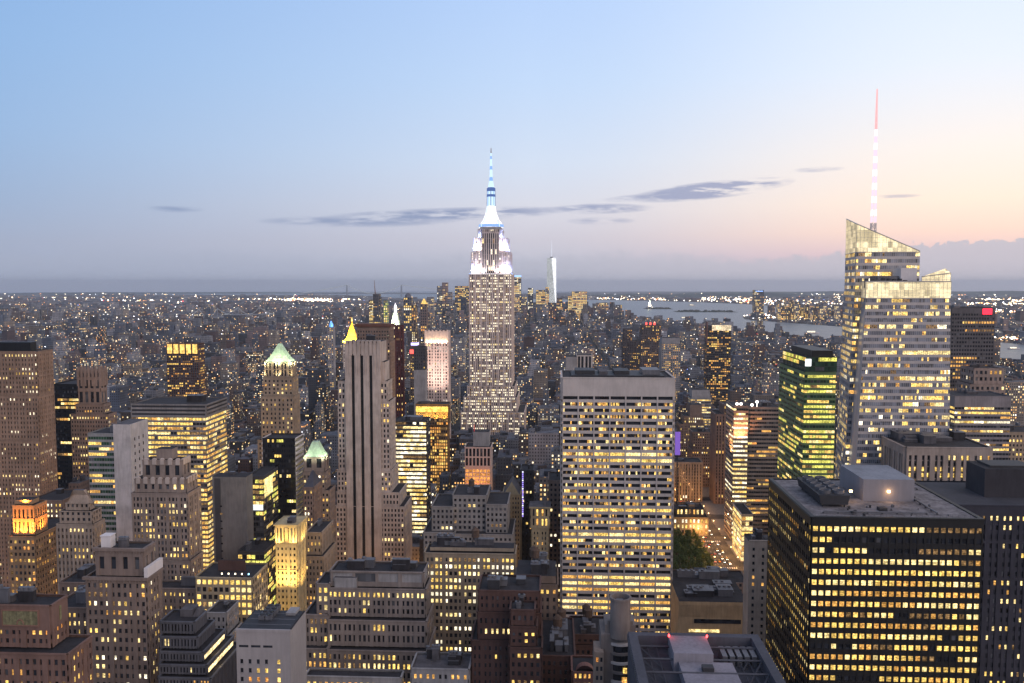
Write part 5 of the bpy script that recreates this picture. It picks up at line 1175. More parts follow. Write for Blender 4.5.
# ------------------------------------------------------------------ 29 the great stepped skyscraper
def great_tower():
    Y = 1265
    S1 = dict(wall=stone('great_limestone', (0.54, 0.45, 0.41), var=.12), spm=stone('great_spandrel', (0.15, 0.125, 0.12)), bay=2.9, pier=.42, span=.42, floor=3.9, dp=.8, ds=.15, lit=.66, rowvar=.2, run=.35, pal='great', par=1.0, group=3, gpier=2.6, gdp=1.1)
    r, b = H('skyscraper', 'tall stepped limestone skyscraper whose crown and mast glow white and blue', 'the great skyscraper with the glowing crown', Y,
      [(478.5, 501.5, 229, -5, -8, dict(lit=.1, par=.6)), (474, 507, 238, 0, 0, dict(lit=.25, bay=2.6, span=.3, pier=.5, group=3)), (471.5, 509.5, 252, 3, 2, dict(lit=.35, bay=2.6, span=.3, pier=.5, group=3)), (469.5, 511.5, 274, 5, 4), (467.5, 514.5, 386, 7, 8), (464, 517, 397, 9, 10), (461, 524, 412, 12, 12), (458, 530, 436, 16, 14),
       (482, 499, 232.5, 4.2, -18, dict(wing=True, lit=.2, bay=3.2, span=.12, pier=.42, floor=8, group=0))],
      S1, yvis=434, depth=60, n=0)
    q = b[0]; cx = (q[0] + q[1]) / 2; cy = (q[2] + q[3]) / 2; k = 1 / FOC * 1290
    def zz(py): return at(490, py, cy)[2]
    PX = cy / FOC
    LS = MATS['great_limestone']; o = r.location
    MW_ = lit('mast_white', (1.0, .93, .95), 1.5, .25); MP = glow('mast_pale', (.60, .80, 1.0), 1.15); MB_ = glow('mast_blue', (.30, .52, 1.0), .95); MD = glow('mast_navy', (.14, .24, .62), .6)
    B = MB(); B.box(cx - 15.5, cx + 15.5, cy - 15, cy + 15, q[5] - .6, zz(227.5), GREYC, METAL); B.build('mast_base', r, o)
    prof = [(12.4, zz(227.5)), (12.0, zz(225)), (8.6, zz(221)), (6.2, zz(215)), (4.8, zz(209)), (4.2, zz(206))]
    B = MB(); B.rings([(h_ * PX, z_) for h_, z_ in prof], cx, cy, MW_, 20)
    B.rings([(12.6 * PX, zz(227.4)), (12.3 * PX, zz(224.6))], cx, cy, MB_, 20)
    mast = B.build('mast', r, o)
    for t in range(4):
        a = math.pi / 2 * t + math.pi / 4; B = MB()
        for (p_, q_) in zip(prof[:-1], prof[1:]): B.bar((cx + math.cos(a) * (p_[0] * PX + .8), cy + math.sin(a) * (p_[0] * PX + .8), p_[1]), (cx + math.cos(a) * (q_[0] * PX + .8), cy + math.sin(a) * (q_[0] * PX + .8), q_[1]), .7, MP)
        B.build('mast_wing', mast, o)
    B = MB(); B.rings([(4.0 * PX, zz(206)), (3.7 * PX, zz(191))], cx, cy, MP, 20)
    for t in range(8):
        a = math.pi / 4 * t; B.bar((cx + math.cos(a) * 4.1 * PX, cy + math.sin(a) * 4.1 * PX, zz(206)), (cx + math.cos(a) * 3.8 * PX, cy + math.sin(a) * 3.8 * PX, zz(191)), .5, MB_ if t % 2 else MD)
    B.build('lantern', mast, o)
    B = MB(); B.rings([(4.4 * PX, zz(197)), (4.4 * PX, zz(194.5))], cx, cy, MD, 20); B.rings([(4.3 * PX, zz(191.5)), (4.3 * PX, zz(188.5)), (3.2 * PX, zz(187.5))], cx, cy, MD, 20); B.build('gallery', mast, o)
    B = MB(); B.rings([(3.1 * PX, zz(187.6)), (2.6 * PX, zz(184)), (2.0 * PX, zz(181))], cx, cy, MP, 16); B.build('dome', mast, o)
    ys_ = [181, 177, 173, 169.5, 166, 162.5, 159, 156, 153]
    a0 = None
    for i_, (ya, yb_) in enumerate(zip(ys_[:-1], ys_[1:])):
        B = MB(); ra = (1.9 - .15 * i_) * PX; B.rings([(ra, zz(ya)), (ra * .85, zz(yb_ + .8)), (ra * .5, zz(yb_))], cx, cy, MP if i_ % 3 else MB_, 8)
        if a0 is None: a0 = B.build('antenna', mast, o)
        else: B.build('antenna_segment', r, o)
    B = MB(); B.rings([(.5 * PX, zz(153)), (.25 * PX, zz(148))], cx, cy, REDBR, 6); B.build('antenna_tip', r, o)
    # crown floodlights: white on the shoulder bays, blue at the corners
    WC = (1, .90, .95); BC = (.30, .46, 1.0)
    for (tier, pxs, pw) in ((3, (473, 477.5, 484, 497, 503.5, 508), 58000), (2, (474.5, 478.5, 502.5, 506.5), 66000), (1, (480, 501), 30000)):
        up = b[tier - 1]
        for i, p_ in enumerate(pxs):
            x = at(p_, 260, up[2])[0]; blue = i in (0, len(pxs) - 1)
            lamp((x, up[2] - (4.6 if tier > 1 else 2.5), up[4] + .8), (x, up[2] - .5, up[4] + 26), BC if blue else WC, pw * (1.3 if blue else (.45 if 483 < p_ < 498 else 1)), 150, .5, r)
        for i in range(3):
            y = up[2] + (i + .5) * 18
            for sx, xx in ((-1, up[0]), (1, up[1])): lamp((xx + sx * 3.4, y, up[4] + .8), (xx, y, up[4] + 26), BC, pw * .5, 150, .5, r)
    # corner glow strips at the foot of the lit crown
    t_ = b[3]
    for sx, xx in ((-1, t_[0]), (1, t_[1])):
        pbox(r, 'crown_lamp_row', xx - (0 if sx > 0 else -.0) - 1.0, xx + 1.0, t_[2] + 1, t_[2] + 16, t_[5] - .8, t_[5] + .6, glow('crown_blue', (.35, .55, 1), 2.0))
    pbox(r, 'crown_lamp_row', t_[0] + 2, t_[1] - 2, t_[2] + .5, t_[2] + 1.5, t_[5] - .9, t_[5] + .5, glow('crown_white', (1, .96, 1), 2.6))
    return r
great_tower()

# ------------------------------------------------------------------ far towers round the harbour
FARM = {}
def far_tower(label, px0, px1, ytop, Y, wall, litp, pal='mixed', depth=40, floor=6, bay=6, spire=None, roofm=None, short=None, taper=0, name='tower'):
    st = S(wall=wall, bay=bay, pier=.35, span=.35, floor=floor, lit=litp, pal=pal, dp=.5, ds=.3, par=2, rowvar=.15)
    base = at((px0 + px1) / 2, ytop, Y)
    r, b = H(name, label, short or 'the far tower', Y, [(px0, px1, ytop, 0)], st, yvis=ytop + 20, depth=depth, n=0, pcap=0)
    return r, b[0]
NAV = stone('dusk_blue_wall', (.12, .125, .15)); NAVL = stone('dusk_pale_wall', (.28, .27, .29)); BRZ = stone('dusk_bronze', (.16, .12, .10))
# glass landmark with a chamfered top and mast
r = empty('skyscraper', (*at(552, 300, 5830)[:2], -3)); tag(r, 'far pale glass skyscraper tapering to a mast, brightest tower downtown', 'building')
c = at(551.6, 258, 5858); hw0 = 4.9 / FOC * 5858; hw1 = 3.7 / FOC * 5858; zt = c[2]
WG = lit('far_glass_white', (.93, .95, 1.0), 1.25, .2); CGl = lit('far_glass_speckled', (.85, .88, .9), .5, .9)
B = MB(); z0_ = 40
bt = [(-1, -1), (1, -1), (1, 1), (-1, 1)]
bot = [(c[0] + x * hw0, 5858 + y * hw0) for x, y in bt]; top = [(c[0], 5858 - hw1 * 1.2), (c[0] + hw1 * 1.2, 5858), (c[0], 5858 + hw1 * 1.2), (c[0] - hw1 * 1.2, 5858)]
for k in range(4):
    a, b_ = bot[k], bot[(k + 1) % 4]; t_ = top[k]; t2 = top[(k + 1) % 4]
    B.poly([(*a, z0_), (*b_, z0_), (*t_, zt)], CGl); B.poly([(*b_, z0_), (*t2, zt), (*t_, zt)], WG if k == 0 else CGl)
B.box(c[0] - hw0, c[0] + hw0, 5858 - hw0, 5858 + hw0, -5, z0_, NAVL); B.poly([(*t_, zt) for t_ in top], METAL); B.build('wall', r, r.location)
B = MB(); B.rings([(10, zt), (10, zt + 8)], c[0], 5858, METAL, 12); B.bar((c[0], 5858, zt + 8), (c[0], 5858, at(551, 240, 5858)[2]), 2.6, glow('far_mast', (.85, .88, 1), .9), 6, .7); B.build('mast', r, r.location)
HEROES.append((c[0] - 45, c[0] + 45, 5800, 5910, zt, 'the far tapering glass skyscraper', 300, 545, 558))
L_ = lit('far_yellow', (1, .8, .42), .9, .6)
FT = [('far block blazing solid yellow to the right of the tapering glass skyscraper', 572, 587, 291.5, 5900, NAVL, .95, 'yellow'),
      ('far low block at the left shoulder of the blazing yellow block', 568, 573, 296, 5950, NAVL, .7, 'yellow'),
      ('far square pale tower with a flat dark cap near the harbour shore', 596.5, 608.5, 303, 5600, stone('far_tan', (.32, .26, .22)), .35, 'mixed'),
      ('far pair of slim grey towers next to the harbour edge, nearest the water', 616, 622, 305, 5700, NAV, .3, 'mixed'),
      ('far yellow-lit tower hugging the right side of the great skyscraper', 512.5, 519.5, 284, 5650, NAVL, .8, 'yellow'),
      ('far slim tower with blue top lamps behind the great skyscraper', 514, 521, 277, 5900, NAV, .5, 'white'),
      ('far slender dark tower with pale cap between great skyscraper and glass one', 528, 533, 288, 6000, NAV, .3, 'white'),
      ('far wide yellow-windowed tower just left of the tapering glass skyscraper', 536, 545, 290, 5750, NAVL, .75, 'yellow'),
      ('far lit tower clasping the foot of the tapering glass skyscraper', 545.5, 549, 287, 5700, NAVL, .7, 'yellow'),
      ('far broad lit block in front of the tapering glass skyscraper', 548, 562, 303, 5500, NAV, .6, 'mixed'),
      ('far dark block with a lilac roof edge right of the tapering glass skyscraper', 557, 562, 298, 5900, BRZ, .4, 'mixed'),
      ('far grey slab with speckled windows among downtown blocks before the harbour', 521, 527, 297, 5850, NAVL, .5, 'mixed'),
      ('far pinkish ribbed tower, tallest of the cluster left of the great skyscraper', 442, 447.5, 282.5, 5600, stone('far_pink', (.36, .25, .22)), .25, 'mixed'),
      ('far stepped tower with a white lamp beside the pinkish ribbed tower', 437, 442, 286, 5700, NAVL, .4, 'white'),
      ('far broad dark tower with a lit upper floor band by the great skyscraper', 455, 469, 286, 5650, NAV, .5, 'yellow'),
      ('far dark blue slab before the broad dark tower', 460.5, 466, 297, 5500, stone('far_navy', (.05, .06, .09)), .08, 'mixed'),
      ('far round-topped dark tower in the cluster above the pale pink ribbed tower', 403.5, 411.5, 297.5, 3600, NAV, .3, 'mixed'),
      ('far dark tower with brown shaft standing between round-topped and gold-capped towers', 411.5, 415.5, 305, 3000, BRZ, .3, 'amber'),
      ('far brown tower with a small glowing gold cap', 420.5, 426.5, 304, 3400, stone('far_brown', (.2, .14, .12)), .35, 'amber'),
      ('far speckled tower behind the one with the gold cap', 427, 433.5, 297, 5300, NAVL, .5, 'mixed'),
      ('far pale shaft beside the pinkish ribbed tower', 447.5, 452, 292, 5500, NAVL, .3, 'mixed'),
      ('far green-lit slim tower left of the gleaming white lantern tower', 383.5, 387, 300.5, 3900, stone('far_green', (.2, .28, .2)), .85, 'green')]
for f_ in FT:
    rr_, q = far_tower(f_[0], *f_[1:5], f_[5], f_[6], f_[7], depth=max(30, (f_[2] - f_[1]) / FOC * f_[4]), floor=11, bay=9, name='distant_tower')
    if 'gold cap' in f_[0] and f_[1] == 420.5:
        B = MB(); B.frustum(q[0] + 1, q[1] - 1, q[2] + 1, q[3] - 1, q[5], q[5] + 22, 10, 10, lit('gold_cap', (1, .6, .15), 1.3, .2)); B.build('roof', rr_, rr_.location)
    if 'round-topped' in f_[0] and 'between' not in f_[0]:
        B = MB(); B.rings([(15, q[5]), (13, q[5] + 10), (7, q[5] + 17), (1, q[5] + 20)], (q[0] + q[1]) / 2, (q[2] + q[3]) / 2, NAV, 14); B.build('roof', rr_, rr_.location)
    if 'blue top' in f_[0]: pbox(rr_, 'top_lamp', q[0], q[1], q[2] - 3, q[3], q[5], q[5] + 12, glow('far_blue', (.3, .5, 1), 1.8))
# lantern tower, gleaming
r, b = H('clock_tower_building', 'gleaming white tower with a stepped pointed lantern beyond the slender dark red tower', 'the gleaming white lantern tower', 1900, [(390.5, 399, 328, 0, 0)], S(wall=TRAV, bay=4.5, lit=.5, pal='white'), yvis=330, depth=22, n=0, crown='p', pcap=10)
q = b[0]; cx, cy = (q[0] + q[1]) / 2, (q[2] + q[3]) / 2
B = MB(); B.frustum(q[0], q[1], q[2], q[3], q[5] - .5, at(394, 313, 1900)[2], 5.5, 6, stone('pale_green_roof', (.55, .62, .48))); B.build('roof', r, r.location)
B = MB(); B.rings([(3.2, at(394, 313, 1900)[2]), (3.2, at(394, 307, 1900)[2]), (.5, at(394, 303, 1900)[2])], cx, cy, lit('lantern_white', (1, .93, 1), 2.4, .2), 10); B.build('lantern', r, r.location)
for x in (q[0] - 4, q[1] + 4): lamp((x, q[2] - 14, q[5] - 6), (cx, cy, q[5] + 14), (.92, 1, .75), 420000, 90, 1, r)
# tower under construction with crane
r, b = H('glass_tower', 'far blue-white lit tower under construction with a crane mast on top', 'the far tower under construction', 2200, [(369, 374.5, 300, 0, 0, dict(pal='white', lit=.9)), (374.5, 379.8, 297, 1, 0, dict(wing=True, lit=.25)), (373, 378, 294, 14, 0, dict(wing=True, lit=.1))], S(wall=NAV, bay=3.4, pier=.2), yvis=322, depth=20, n=0, pcap=20)
B = MB(); p = at(375.5, 297, 2205); q_ = at(374.2, 280, 2205); B.bar((p[0], 2205, p[2]), (q_[0], 2205, q_[2]), 1.3, REDBR, 4, .5); B.bar((p[0], 2205, p[2] + 6), (p[0] + 9, 2205, p[2] + 1), .7, REDBR); B.build('crane', r, r.location)
# small lit features
r, b = H('residential_tower', 'tower with a white and violet glowing lantern top below the cluster of far towers', 'the violet-white lantern-topped tower', 1500, [(411.5, 417, 331, 0, 0, dict(lit=.9, pal='white')), (410, 418, 345, 1)], S(wall=BRZ, bay=3.2, lit=.3), yvis=350, depth=14, n=0, pcap=20)
pbox(r, 'lamp_band', b[0][0] - 1, b[0][1] + 1, b[0][2] - 1.5, b[0][3], b[0][4] - 1, b[0][4] + 4, glow('violet_lantern', (.6, .5, 1), 2.2))
B = MB(); B.box(b[1][0], b[1][1], b[1][2] - 3, b[1][2] - 2, at(414, 354, 1490)[2], at(414, 350, 1490)[2], MATS['red_lamp']); B.build('red_sign', r, r.location)
r, b = H('residential_tower', 'tower with a blue glowing top beyond the slender green pyramid tower', 'the blue-topped tower', 1700, [(327.5, 333, 327, 0, 0, dict(lit=.5))], S(wall=NAVL, bay=3.5, lit=.3), yvis=350, depth=16, n=0, pcap=20)
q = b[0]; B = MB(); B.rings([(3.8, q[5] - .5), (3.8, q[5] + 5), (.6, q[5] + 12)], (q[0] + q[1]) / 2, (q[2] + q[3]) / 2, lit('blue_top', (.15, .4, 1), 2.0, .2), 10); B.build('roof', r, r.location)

# New Jersey shore
r, q = far_tower('tall far tower standing alone on the shore across the wide river', 754.5, 764, 290, 6700, NAV, .3, 'mixed', 60, 12, 9, name='distant_tower')
pbox(r, 'top_lamps', q[0] + 8, q[1] - 8, q[2] - 2, q[2] - .6, q[5] - 12, q[5] - 6, glow('far_blue', (.3, .5, 1), 1.8))
rg = random.Random(8)
for k in range(26):
    px_ = rg.uniform(772, 838); w_ = rg.uniform(2.2, 6); Y_ = rg.uniform(6100, 6900); top_ = rg.uniform(299, 311)
    if in_water(at(px_, 300, Y_)[0], Y_): continue
    far_tower('far lit block in the cluster across the wide river', px_, px_ + w_, top_, Y_, rg.choice((NAV, NAVL, BRZ)), rg.uniform(.3, .7), rg.choice(('mixed', 'yellow')), 40, 12, 10, name='distant_block')[0]['group'] = 'lit blocks across the river'

# suspension bridges
def bridge(name, label, p0, p1, t0, t1, deck_z, tow_z, wdt, mat, r_):
    """deck from p0 to p1 with towers at fractions t0, t1"""
    a = np.array(p0, float); b_ = np.array(p1, float); rt = empty(name, (*((a + b_) / 2), 0)); tag(rt, label, 'bridge')
    def P(t, z): p = a + (b_ - a) * t; return (p[0], p[1], z + gz(p[0], p[1]))
    B = MB(); 
    for k in range(20): B.bar(P(k / 20, deck_z), P((k + 1) / 20, deck_z), wdt, mat)
    B.build('deck', rt, rt.location)
    for t in (t0, t1):
        B = MB(); B.bar(P(t, 0), P(t, tow_z), r_ * 2.2, mat, 4, r_ * 1.6); B.build('pylon', rt, rt.location)
    B = MB(); CL = glow('cable_lamp', (.85, .9, 1), .35)
    def cab(ta, tb, za, zb_, sag):
        N = 14
        for k in range(N):
            u0, u1 = k / N, (k + 1) / N
            f_ = lambda u: za + (zb_ - za) * u - 4 * sag * u * (1 - u)
            B.bar(P(ta + (tb - ta) * u0, f_(u0)), P(ta + (tb - ta) * u1, f_(u1)), r_, CL)
    cab(0, t0, deck_z, tow_z, 0.0 * tow_z + 10); cab(t0, t1, tow_z, tow_z, tow_z - deck_z - 4); cab(t1, 1, tow_z, deck_z, 10)
    B.build('cable', rt, rt.location)
BG = stone('bridge_steel', (.22, .24, .28))
p0 = at(300, 292, 18500)[:2]; p1 = at(482, 292, 18500)[:2]
bridge('suspension_bridge', 'far long suspension bridge on the horizon with two tall pylons', p0, p1, .26, .56, 70, 255, 11, BG, 9)
p0 = at(186, 312, 5200)[:2]; p1 = at(236, 312, 5400)[:2]
bridge('suspension_bridge', 'far suspension bridge over the narrow river with white lit cables', p0, p1, .25, .62, 48, 105, 4, BG, 1.5)
p0 = at(222, 312, 5700)[:2]; p1 = at(275, 312, 5900)[:2]
bridge('suspension_bridge', 'second lit-cable suspension bridge, the one farther along the narrow river', p0, p1, .3, .7, 48, 100, 4, BG, 1.3)

# statue on its island, harbour islands
def island(name, px0, px1, py, depth, h=4):
    D = 260 / (py - 283.5) * FOC; D = D * 1.02
    a = at(px0, py, D)[0]; b_ = at(px1, py, D)[0]; g_ = gz((a + b_) / 2, D)
    B = MB(); B.frustum(a, b_, D - depth / 2, D + depth / 2, g_ - 2, g_ + h, (b_ - a) * .06, depth * .1, stone('island_earth', (.05, .055, .04)))
    rg = random.Random(name + str(px0))
    for k in range(60):
        x = a + (b_ - a) * rg.uniform(.1, .9); y = D + rg.uniform(-.35, .35) * depth; s = rg.uniform(8, 20); B.rings([(s, g_ + h - 1), (s * .9, g_ + h + s * .4), (s * .3, g_ + h + s * .75)], x, y, MATS['island_earth'], 6)
    tag(B.build(name), kind='structure'); return (a + b_) / 2, D, g_ + h
island('island', 643, 673, 308.5, 260); island('island', 673, 737, 311.5, 300, 5)
Ds = 260 / (308.2 - 283.5) * FOC * 1.02; p = at(649.5, 308, Ds); gx, gy = p[0], Ds; g_ = gz(gx, gy) + 4
r = empty('statue', (gx, gy, g_)); tag(r, 'tiny pale green robed statue with raised torch on a stone pedestal on the island', 'statue')
B = MB(); B.frustum(gx - 40, gx + 40, gy - 40, gy + 40, g_, g_ + 16, 14, 14, NAVL); B.frustum(gx - 14, gx + 14, gy - 14, gy + 14, g_ + 16, g_ + 50, 4, 4, stone('pedestal', (.5, .45, .4))); B.build('pedestal', r, (gx, gy, g_))
SG = stone('verdigris', (.45, .62, .50)); B = MB(); B.rings([(8, g_ + 50), (7, g_ + 62), (5.5, g_ + 76), (5.6, g_ + 80), (2, g_ + 82), (2.2, g_ + 86), (1, g_ + 88)], gx, gy, SG, 10); B.bar((gx - 4, gy, g_ + 78), (gx - 7.5, gy, g_ + 93), 1.5, SG); B.bar((gx + 4.5, gy - 3, g_ + 78), (gx + 5, gy - 5, g_ + 70), 2.2, SG); B.build('robed_figure', r, (gx, gy, g_))
B = MB(); B.rings([(2.0, g_ + 93), (2.4, g_ + 96), (.4, g_ + 99)], gx - 7.5, gy, glow('torch', (1, .75, .3), 3), 8); B.build('torch', r, (gx, gy, g_))
for sx in (-1, 1): lamp((gx + sx * 45, gy - 60, g_ + 5), (gx, gy, g_ + 60), (1, .9, .7), 3.5e6, 60, 2, r)
B = MB(); p = at(694, 309, 7600)
# boats
def boat(px, py, L, label):
    D = 260 / (py - 283.5) * FOC; D *= 1.01; p = at(px, py, D); g_ = gz(p[0], D) + 1.2
    r = empty('boat', (p[0], D, g_)); tag(r, label, 'boat', 'boats on the wide river')
    B = MB(); w = L * .22; n = 10; pts = []
    for k in range(n + 1):
        t = k / n; hw = w / 2 * (math.sin(math.pi * min(1, .35 + t * .65)) ** .5 if t > .0 else .8); pts.append((p[0] - L / 2 + L * t, hw))
    for k in range(n):
        (xa, wa), (xb, wb) = pts[k], pts[k + 1]
        for s_ in (-1, 1): B.poly([(xa, D + s_ * wa * .7, g_ - .5), (xb, D + s_ * wb * .7, g_ - .5), (xb, D + s_ * wb, g_ + L * .09), (xa, D + s_ * wa, g_ + L * .09)][::s_], WHITEP)
        B.poly([(xa, D - wa, g_ + L * .09), (xb, D - wb, g_ + L * .09), (xb, D + wb, g_ + L * .09), (xa, D + wa, g_ + L * .09)], METAL)
    B.build('hull', r, r.location)
    B = MB(); B.box(p[0] - L * .3, p[0] + L * .2, D - w * .3, D + w * .3, g_ + L * .09, g_ + L * .17, WHITE); B.box(p[0] - L * .1, p[0] + L * .12, D - w * .22, D + w * .22, g_ + L * .17, g_ + L * .24, WHITEP); B.build('cabin', r, r.location)
boat(748, 329.5, 60, 'white lit ferry in the middle of the river, nearest the slim cream-crowned tower'); boat(812, 333, 75, 'white lit ferry close to the yellow-green glass tower side of the river')
boat(684, 318, 55, 'small lit boat off the tip of the island city'); boat(692, 305, 80, 'tiny boat far out beyond the harbour islands')
boat(1014, 348, 45, 'lit boat on the river at the edge of the view')

# ------------------------------------------------------------------ the rest of the city
def mat_city():
    m, T = mat_new('city_wall')
    uv = T.new('ShaderNodeUVMap', uv_map='UVMap').outputs[0]
    u, v_, _ = T.sep(uv)
    ti = T.new('ShaderNodeAttribute', attribute_name='tint').outputs[0]
    pa = T.new('ShaderNodeAttribute', attribute_name='par').outputs[0]
    seed, litf, cw = T.sep(pa)
    a = T.m('DIVIDE', u, cw); b = T.m('DIVIDE', v_, T.m('MULTIPLY', cw, 1.22))
    ia, ib = T.m('FLOOR', a), T.m('FLOOR', b); fa, fb = T.m('FRACT', a), T.m('FRACT', b)
    inside = T.m('MULTIPLY', T.m('MULTIPLY', T.m('GREATER_THAN', fa, .27), T.m('LESS_THAN', fa, .73)), T.m('MULTIPLY', T.m('GREATER_THAN', fb, .30), T.m('LESS_THAN', fb, .78)))
    wn = T.new('ShaderNodeTexWhiteNoise', noise_dimensions='3D'); T.l.new(T.xyz(ia, ib, T.m('MULTIPLY', seed, 97.0)), wn.inputs['Vector'])
    wr = T.new('ShaderNodeTexWhiteNoise', noise_dimensions='3D'); T.l.new(T.xyz(T.m('FLOOR', T.m('DIVIDE', ia, 4.0)), ib, T.m('MULTIPLY', seed, 31.0)), wr.inputs['Vector'])
    r1, r2, r3 = T.sep(wn.outputs['Color'])
    thr = T.m('MULTIPLY', litf, T.rng(wr.outputs[0], 0, 1, 0.15, 2.0, smooth=False))
    on = T.m('MULTIPLY', T.m('LESS_THAN', r1, thr), inside)
    col = T.ramp(r2, [(0, (1, .40, .10)), (.35, (1, .62, .22)), (.65, (1, .78, .40)), (.9, (1, .90, .66)), (1, (.9, .92, 1))])
    stg = T.m('MULTIPLY', on, T.rng(T.m('POWER', r3, 2.5), 0, 1, .5, 3.0, smooth=False))
    pos = T.new('ShaderNodeNewGeometry').outputs['Position']
    n = T.rng(T.noise(pos, .05, 3, .6), .3, .7, .75, 1.2)
    base = T.mix(1.0, ti, T.xyz(n, n, n), 'MULTIPLY')
    base = T.mix(T.m('MULTIPLY', inside, .9), base, (.02, .022, .03, 1))
    bs = T.new('ShaderNodeBsdfPrincipled'); T.l.new(base, bs.inputs['Base Color']); bs.inputs['Roughness'].default_value = .75
    T.l.new(col, bs.inputs['Emission Color']); T.l.new(stg, bs.inputs['Emission Strength'])
    finish(T, bs.outputs[0]); m.cycles.emission_sampling = 'NONE'; return m
def mat_cityroof():
    m, T = mat_new('city_roof')
    ti = T.new('ShaderNodeAttribute', attribute_name='tint').outputs[0]
    pos = T.new('ShaderNodeNewGeometry').outputs['Position']
    n = T.rng(T.noise(pos, .12, 3, .6), .3, .7, .6, 1.35)
    base = T.mix(.75, ti, (.060, .066, .085, 1)); base = T.mix(1.0, base, T.xyz(n, n, n), 'MULTIPLY')
    bs = T.new('ShaderNodeBsdfPrincipled'); T.l.new(base, bs.inputs['Base Color']); bs.inputs['Roughness'].default_value = .9
    finish(T, bs.outputs[0]); return m
MC, MR = mat_city(), mat_cityroof()
TINTS = [('brown', (.17, .12, .095)), ('grey', (.22, .215, .22)), ('tan', (.29, .225, .17)), ('dark red', (.12, .065, .055)), ('pale', (.36, .33, .32)), ('dark', (.07, .068, .075)), ('rose', (.25, .17, .15)), ('blue-grey', (.12, .13, .16))]
def city_mesh(name, A, origin=(0, 0, 0)):
    """A: rows of x0, x1, y0, y1, z0, z1, tint index, seed, lit, cell, angle"""
    A = np.asarray(A, float); n = len(A)
    x0, x1, y0, y1, z0, z1 = A[:, :6].T; cx, cy = (x0 + x1) / 2, (y0 + y1) / 2; hw, hd = (x1 - x0) / 2, (y1 - y0) / 2
    ca, sa = np.cos(A[:, 10]), np.sin(A[:, 10])
    V = np.empty((n, 8, 3))
    for k, (sx, sy) in enumerate(((-1, -1), (1, -1), (1, 1), (-1, 1))):
        lx, ly = sx * hw, sy * hd
        V[:, k, 0] = V[:, k + 4, 0] = cx + lx * ca - ly * sa; V[:, k, 1] = V[:, k + 4, 1] = cy + lx * sa + ly * ca
        V[:, k, 2] = z0; V[:, k + 4, 2] = z1
    V -= np.array(origin, float)
    Q = np.array(((0, 1, 5, 4), (1, 2, 6, 5), (2, 3, 7, 6), (3, 0, 4, 7), (4, 5, 6, 7)))
    F = (np.arange(n)[:, None, None] * 8 + Q[None]).reshape(-1)
    me = bpy.data.meshes.new(name); me.vertices.add(n * 8); me.vertices.foreach_set('co', V.reshape(-1))
    me.loops.add(n * 20); me.loops.foreach_set('vertex_index', F.astype(np.int32))
    me.polygons.add(n * 5); me.polygons.foreach_set('loop_start', np.arange(n * 5, dtype=np.int32) * 4)
    me.polygons.foreach_set('material_index', np.tile(np.array((0, 0, 0, 0, 1), dtype=np.int32), n))
    me.polygons.foreach_set('use_smooth', np.zeros(n * 5, dtype=bool))
    me.materials.append(MC); me.materials.append(MR)
    U = np.zeros((n, 5, 4, 2)); w, d, h = x1 - x0, y1 - y0, z1 - z0
    off = A[:, 7] * 50
    for k in range(5):
        L = w if k in (0, 2, 4) else d
        U[:, k, 1, 0] = U[:, k, 2, 0] = L; U[:, k, :, 0] += 0
        U[:, k, 2, 1] = U[:, k, 3, 1] = h; U[:, k, 0, 1] = 0; U[:, k, 1, 1] = 0
        U[:, k, :, 1] -= h[:, None] - 400 * 1.22      # cells counted down from the roof
    uvl = me.uv_layers.new(name='UVMap'); uvl.data.foreach_set('uv', U.reshape(-1))
    T_ = np.array([t[1] for t in TINTS])[A[:, 6].astype(int)] * np.array((.92, 1.0, 1.14)) * (0.42 + 0.5 * ((A[:, 7] * 7.13) % 1))[:, None]
    at_ = me.attributes.new('tint', 'FLOAT_COLOR', 'FACE'); at_.data.foreach_set('color', np.repeat(np.hstack((T_, np.ones((n, 1)))), 5, axis=0).reshape(-1))
    ap = me.attributes.new('par', 'FLOAT_COLOR', 'FACE'); ap.data.foreach_set('color', np.repeat(np.stack((A[:, 7], A[:, 8], A[:, 9], np.ones(n)), 1), 5, axis=0).reshape(-1))
    me.update(calc_edges=True)
    o = bpy.data.objects.new(name, me); COL.objects.link(o); o.location = origin
    return o

rng = random.Random(77)
HB = [h for h in HEROES] + [(95, 146, 735, 856, 20, 'the small park', 588, 673, 728), (145, 171, 700, 1150, 5, 'the glowing avenue', 582, 708, 742)]
def west(y): 
    a = interp(BAY, max(y, 1200), 1); return a if a is not None else 0
def east(y):
    if y < 1500: return -1350.0
    if y < 4200: return -1500 - 1000 * (y - 1500) / 2700
    b = interp(RIV, y, 2); return b if b is not None else -500
def median_h(x, y):
    if y < 1000: return 48, .38
    if y < 1500: return 40, .45
    if y < 2300: return 29 if x > -500 else 27, .45
    if y < 4900: return 18, .55
    if 5150 < y < 6700 and -850 < x < 430: return 46, .55
    return 19, .4
NEAR, FAR = [], []      # one entry per building: list of boxes
def cap_for(x0, x1, y0, h, y1=None):
    pa, pb = proj((x0, y0, h))[0], proj((x1, y0, h))[0]; lo, hi = min(pa, pb) - 1, max(pa, pb) + 1
    for H_ in HB:
        if H_[2] > y0 - 5 and H_[8] > lo and H_[7] < hi and H_[6] < 683:
            z = CAMZ - (H_[6] - 283.5) / FOC * y0 * 1.0; h = min(h, z)
    return h
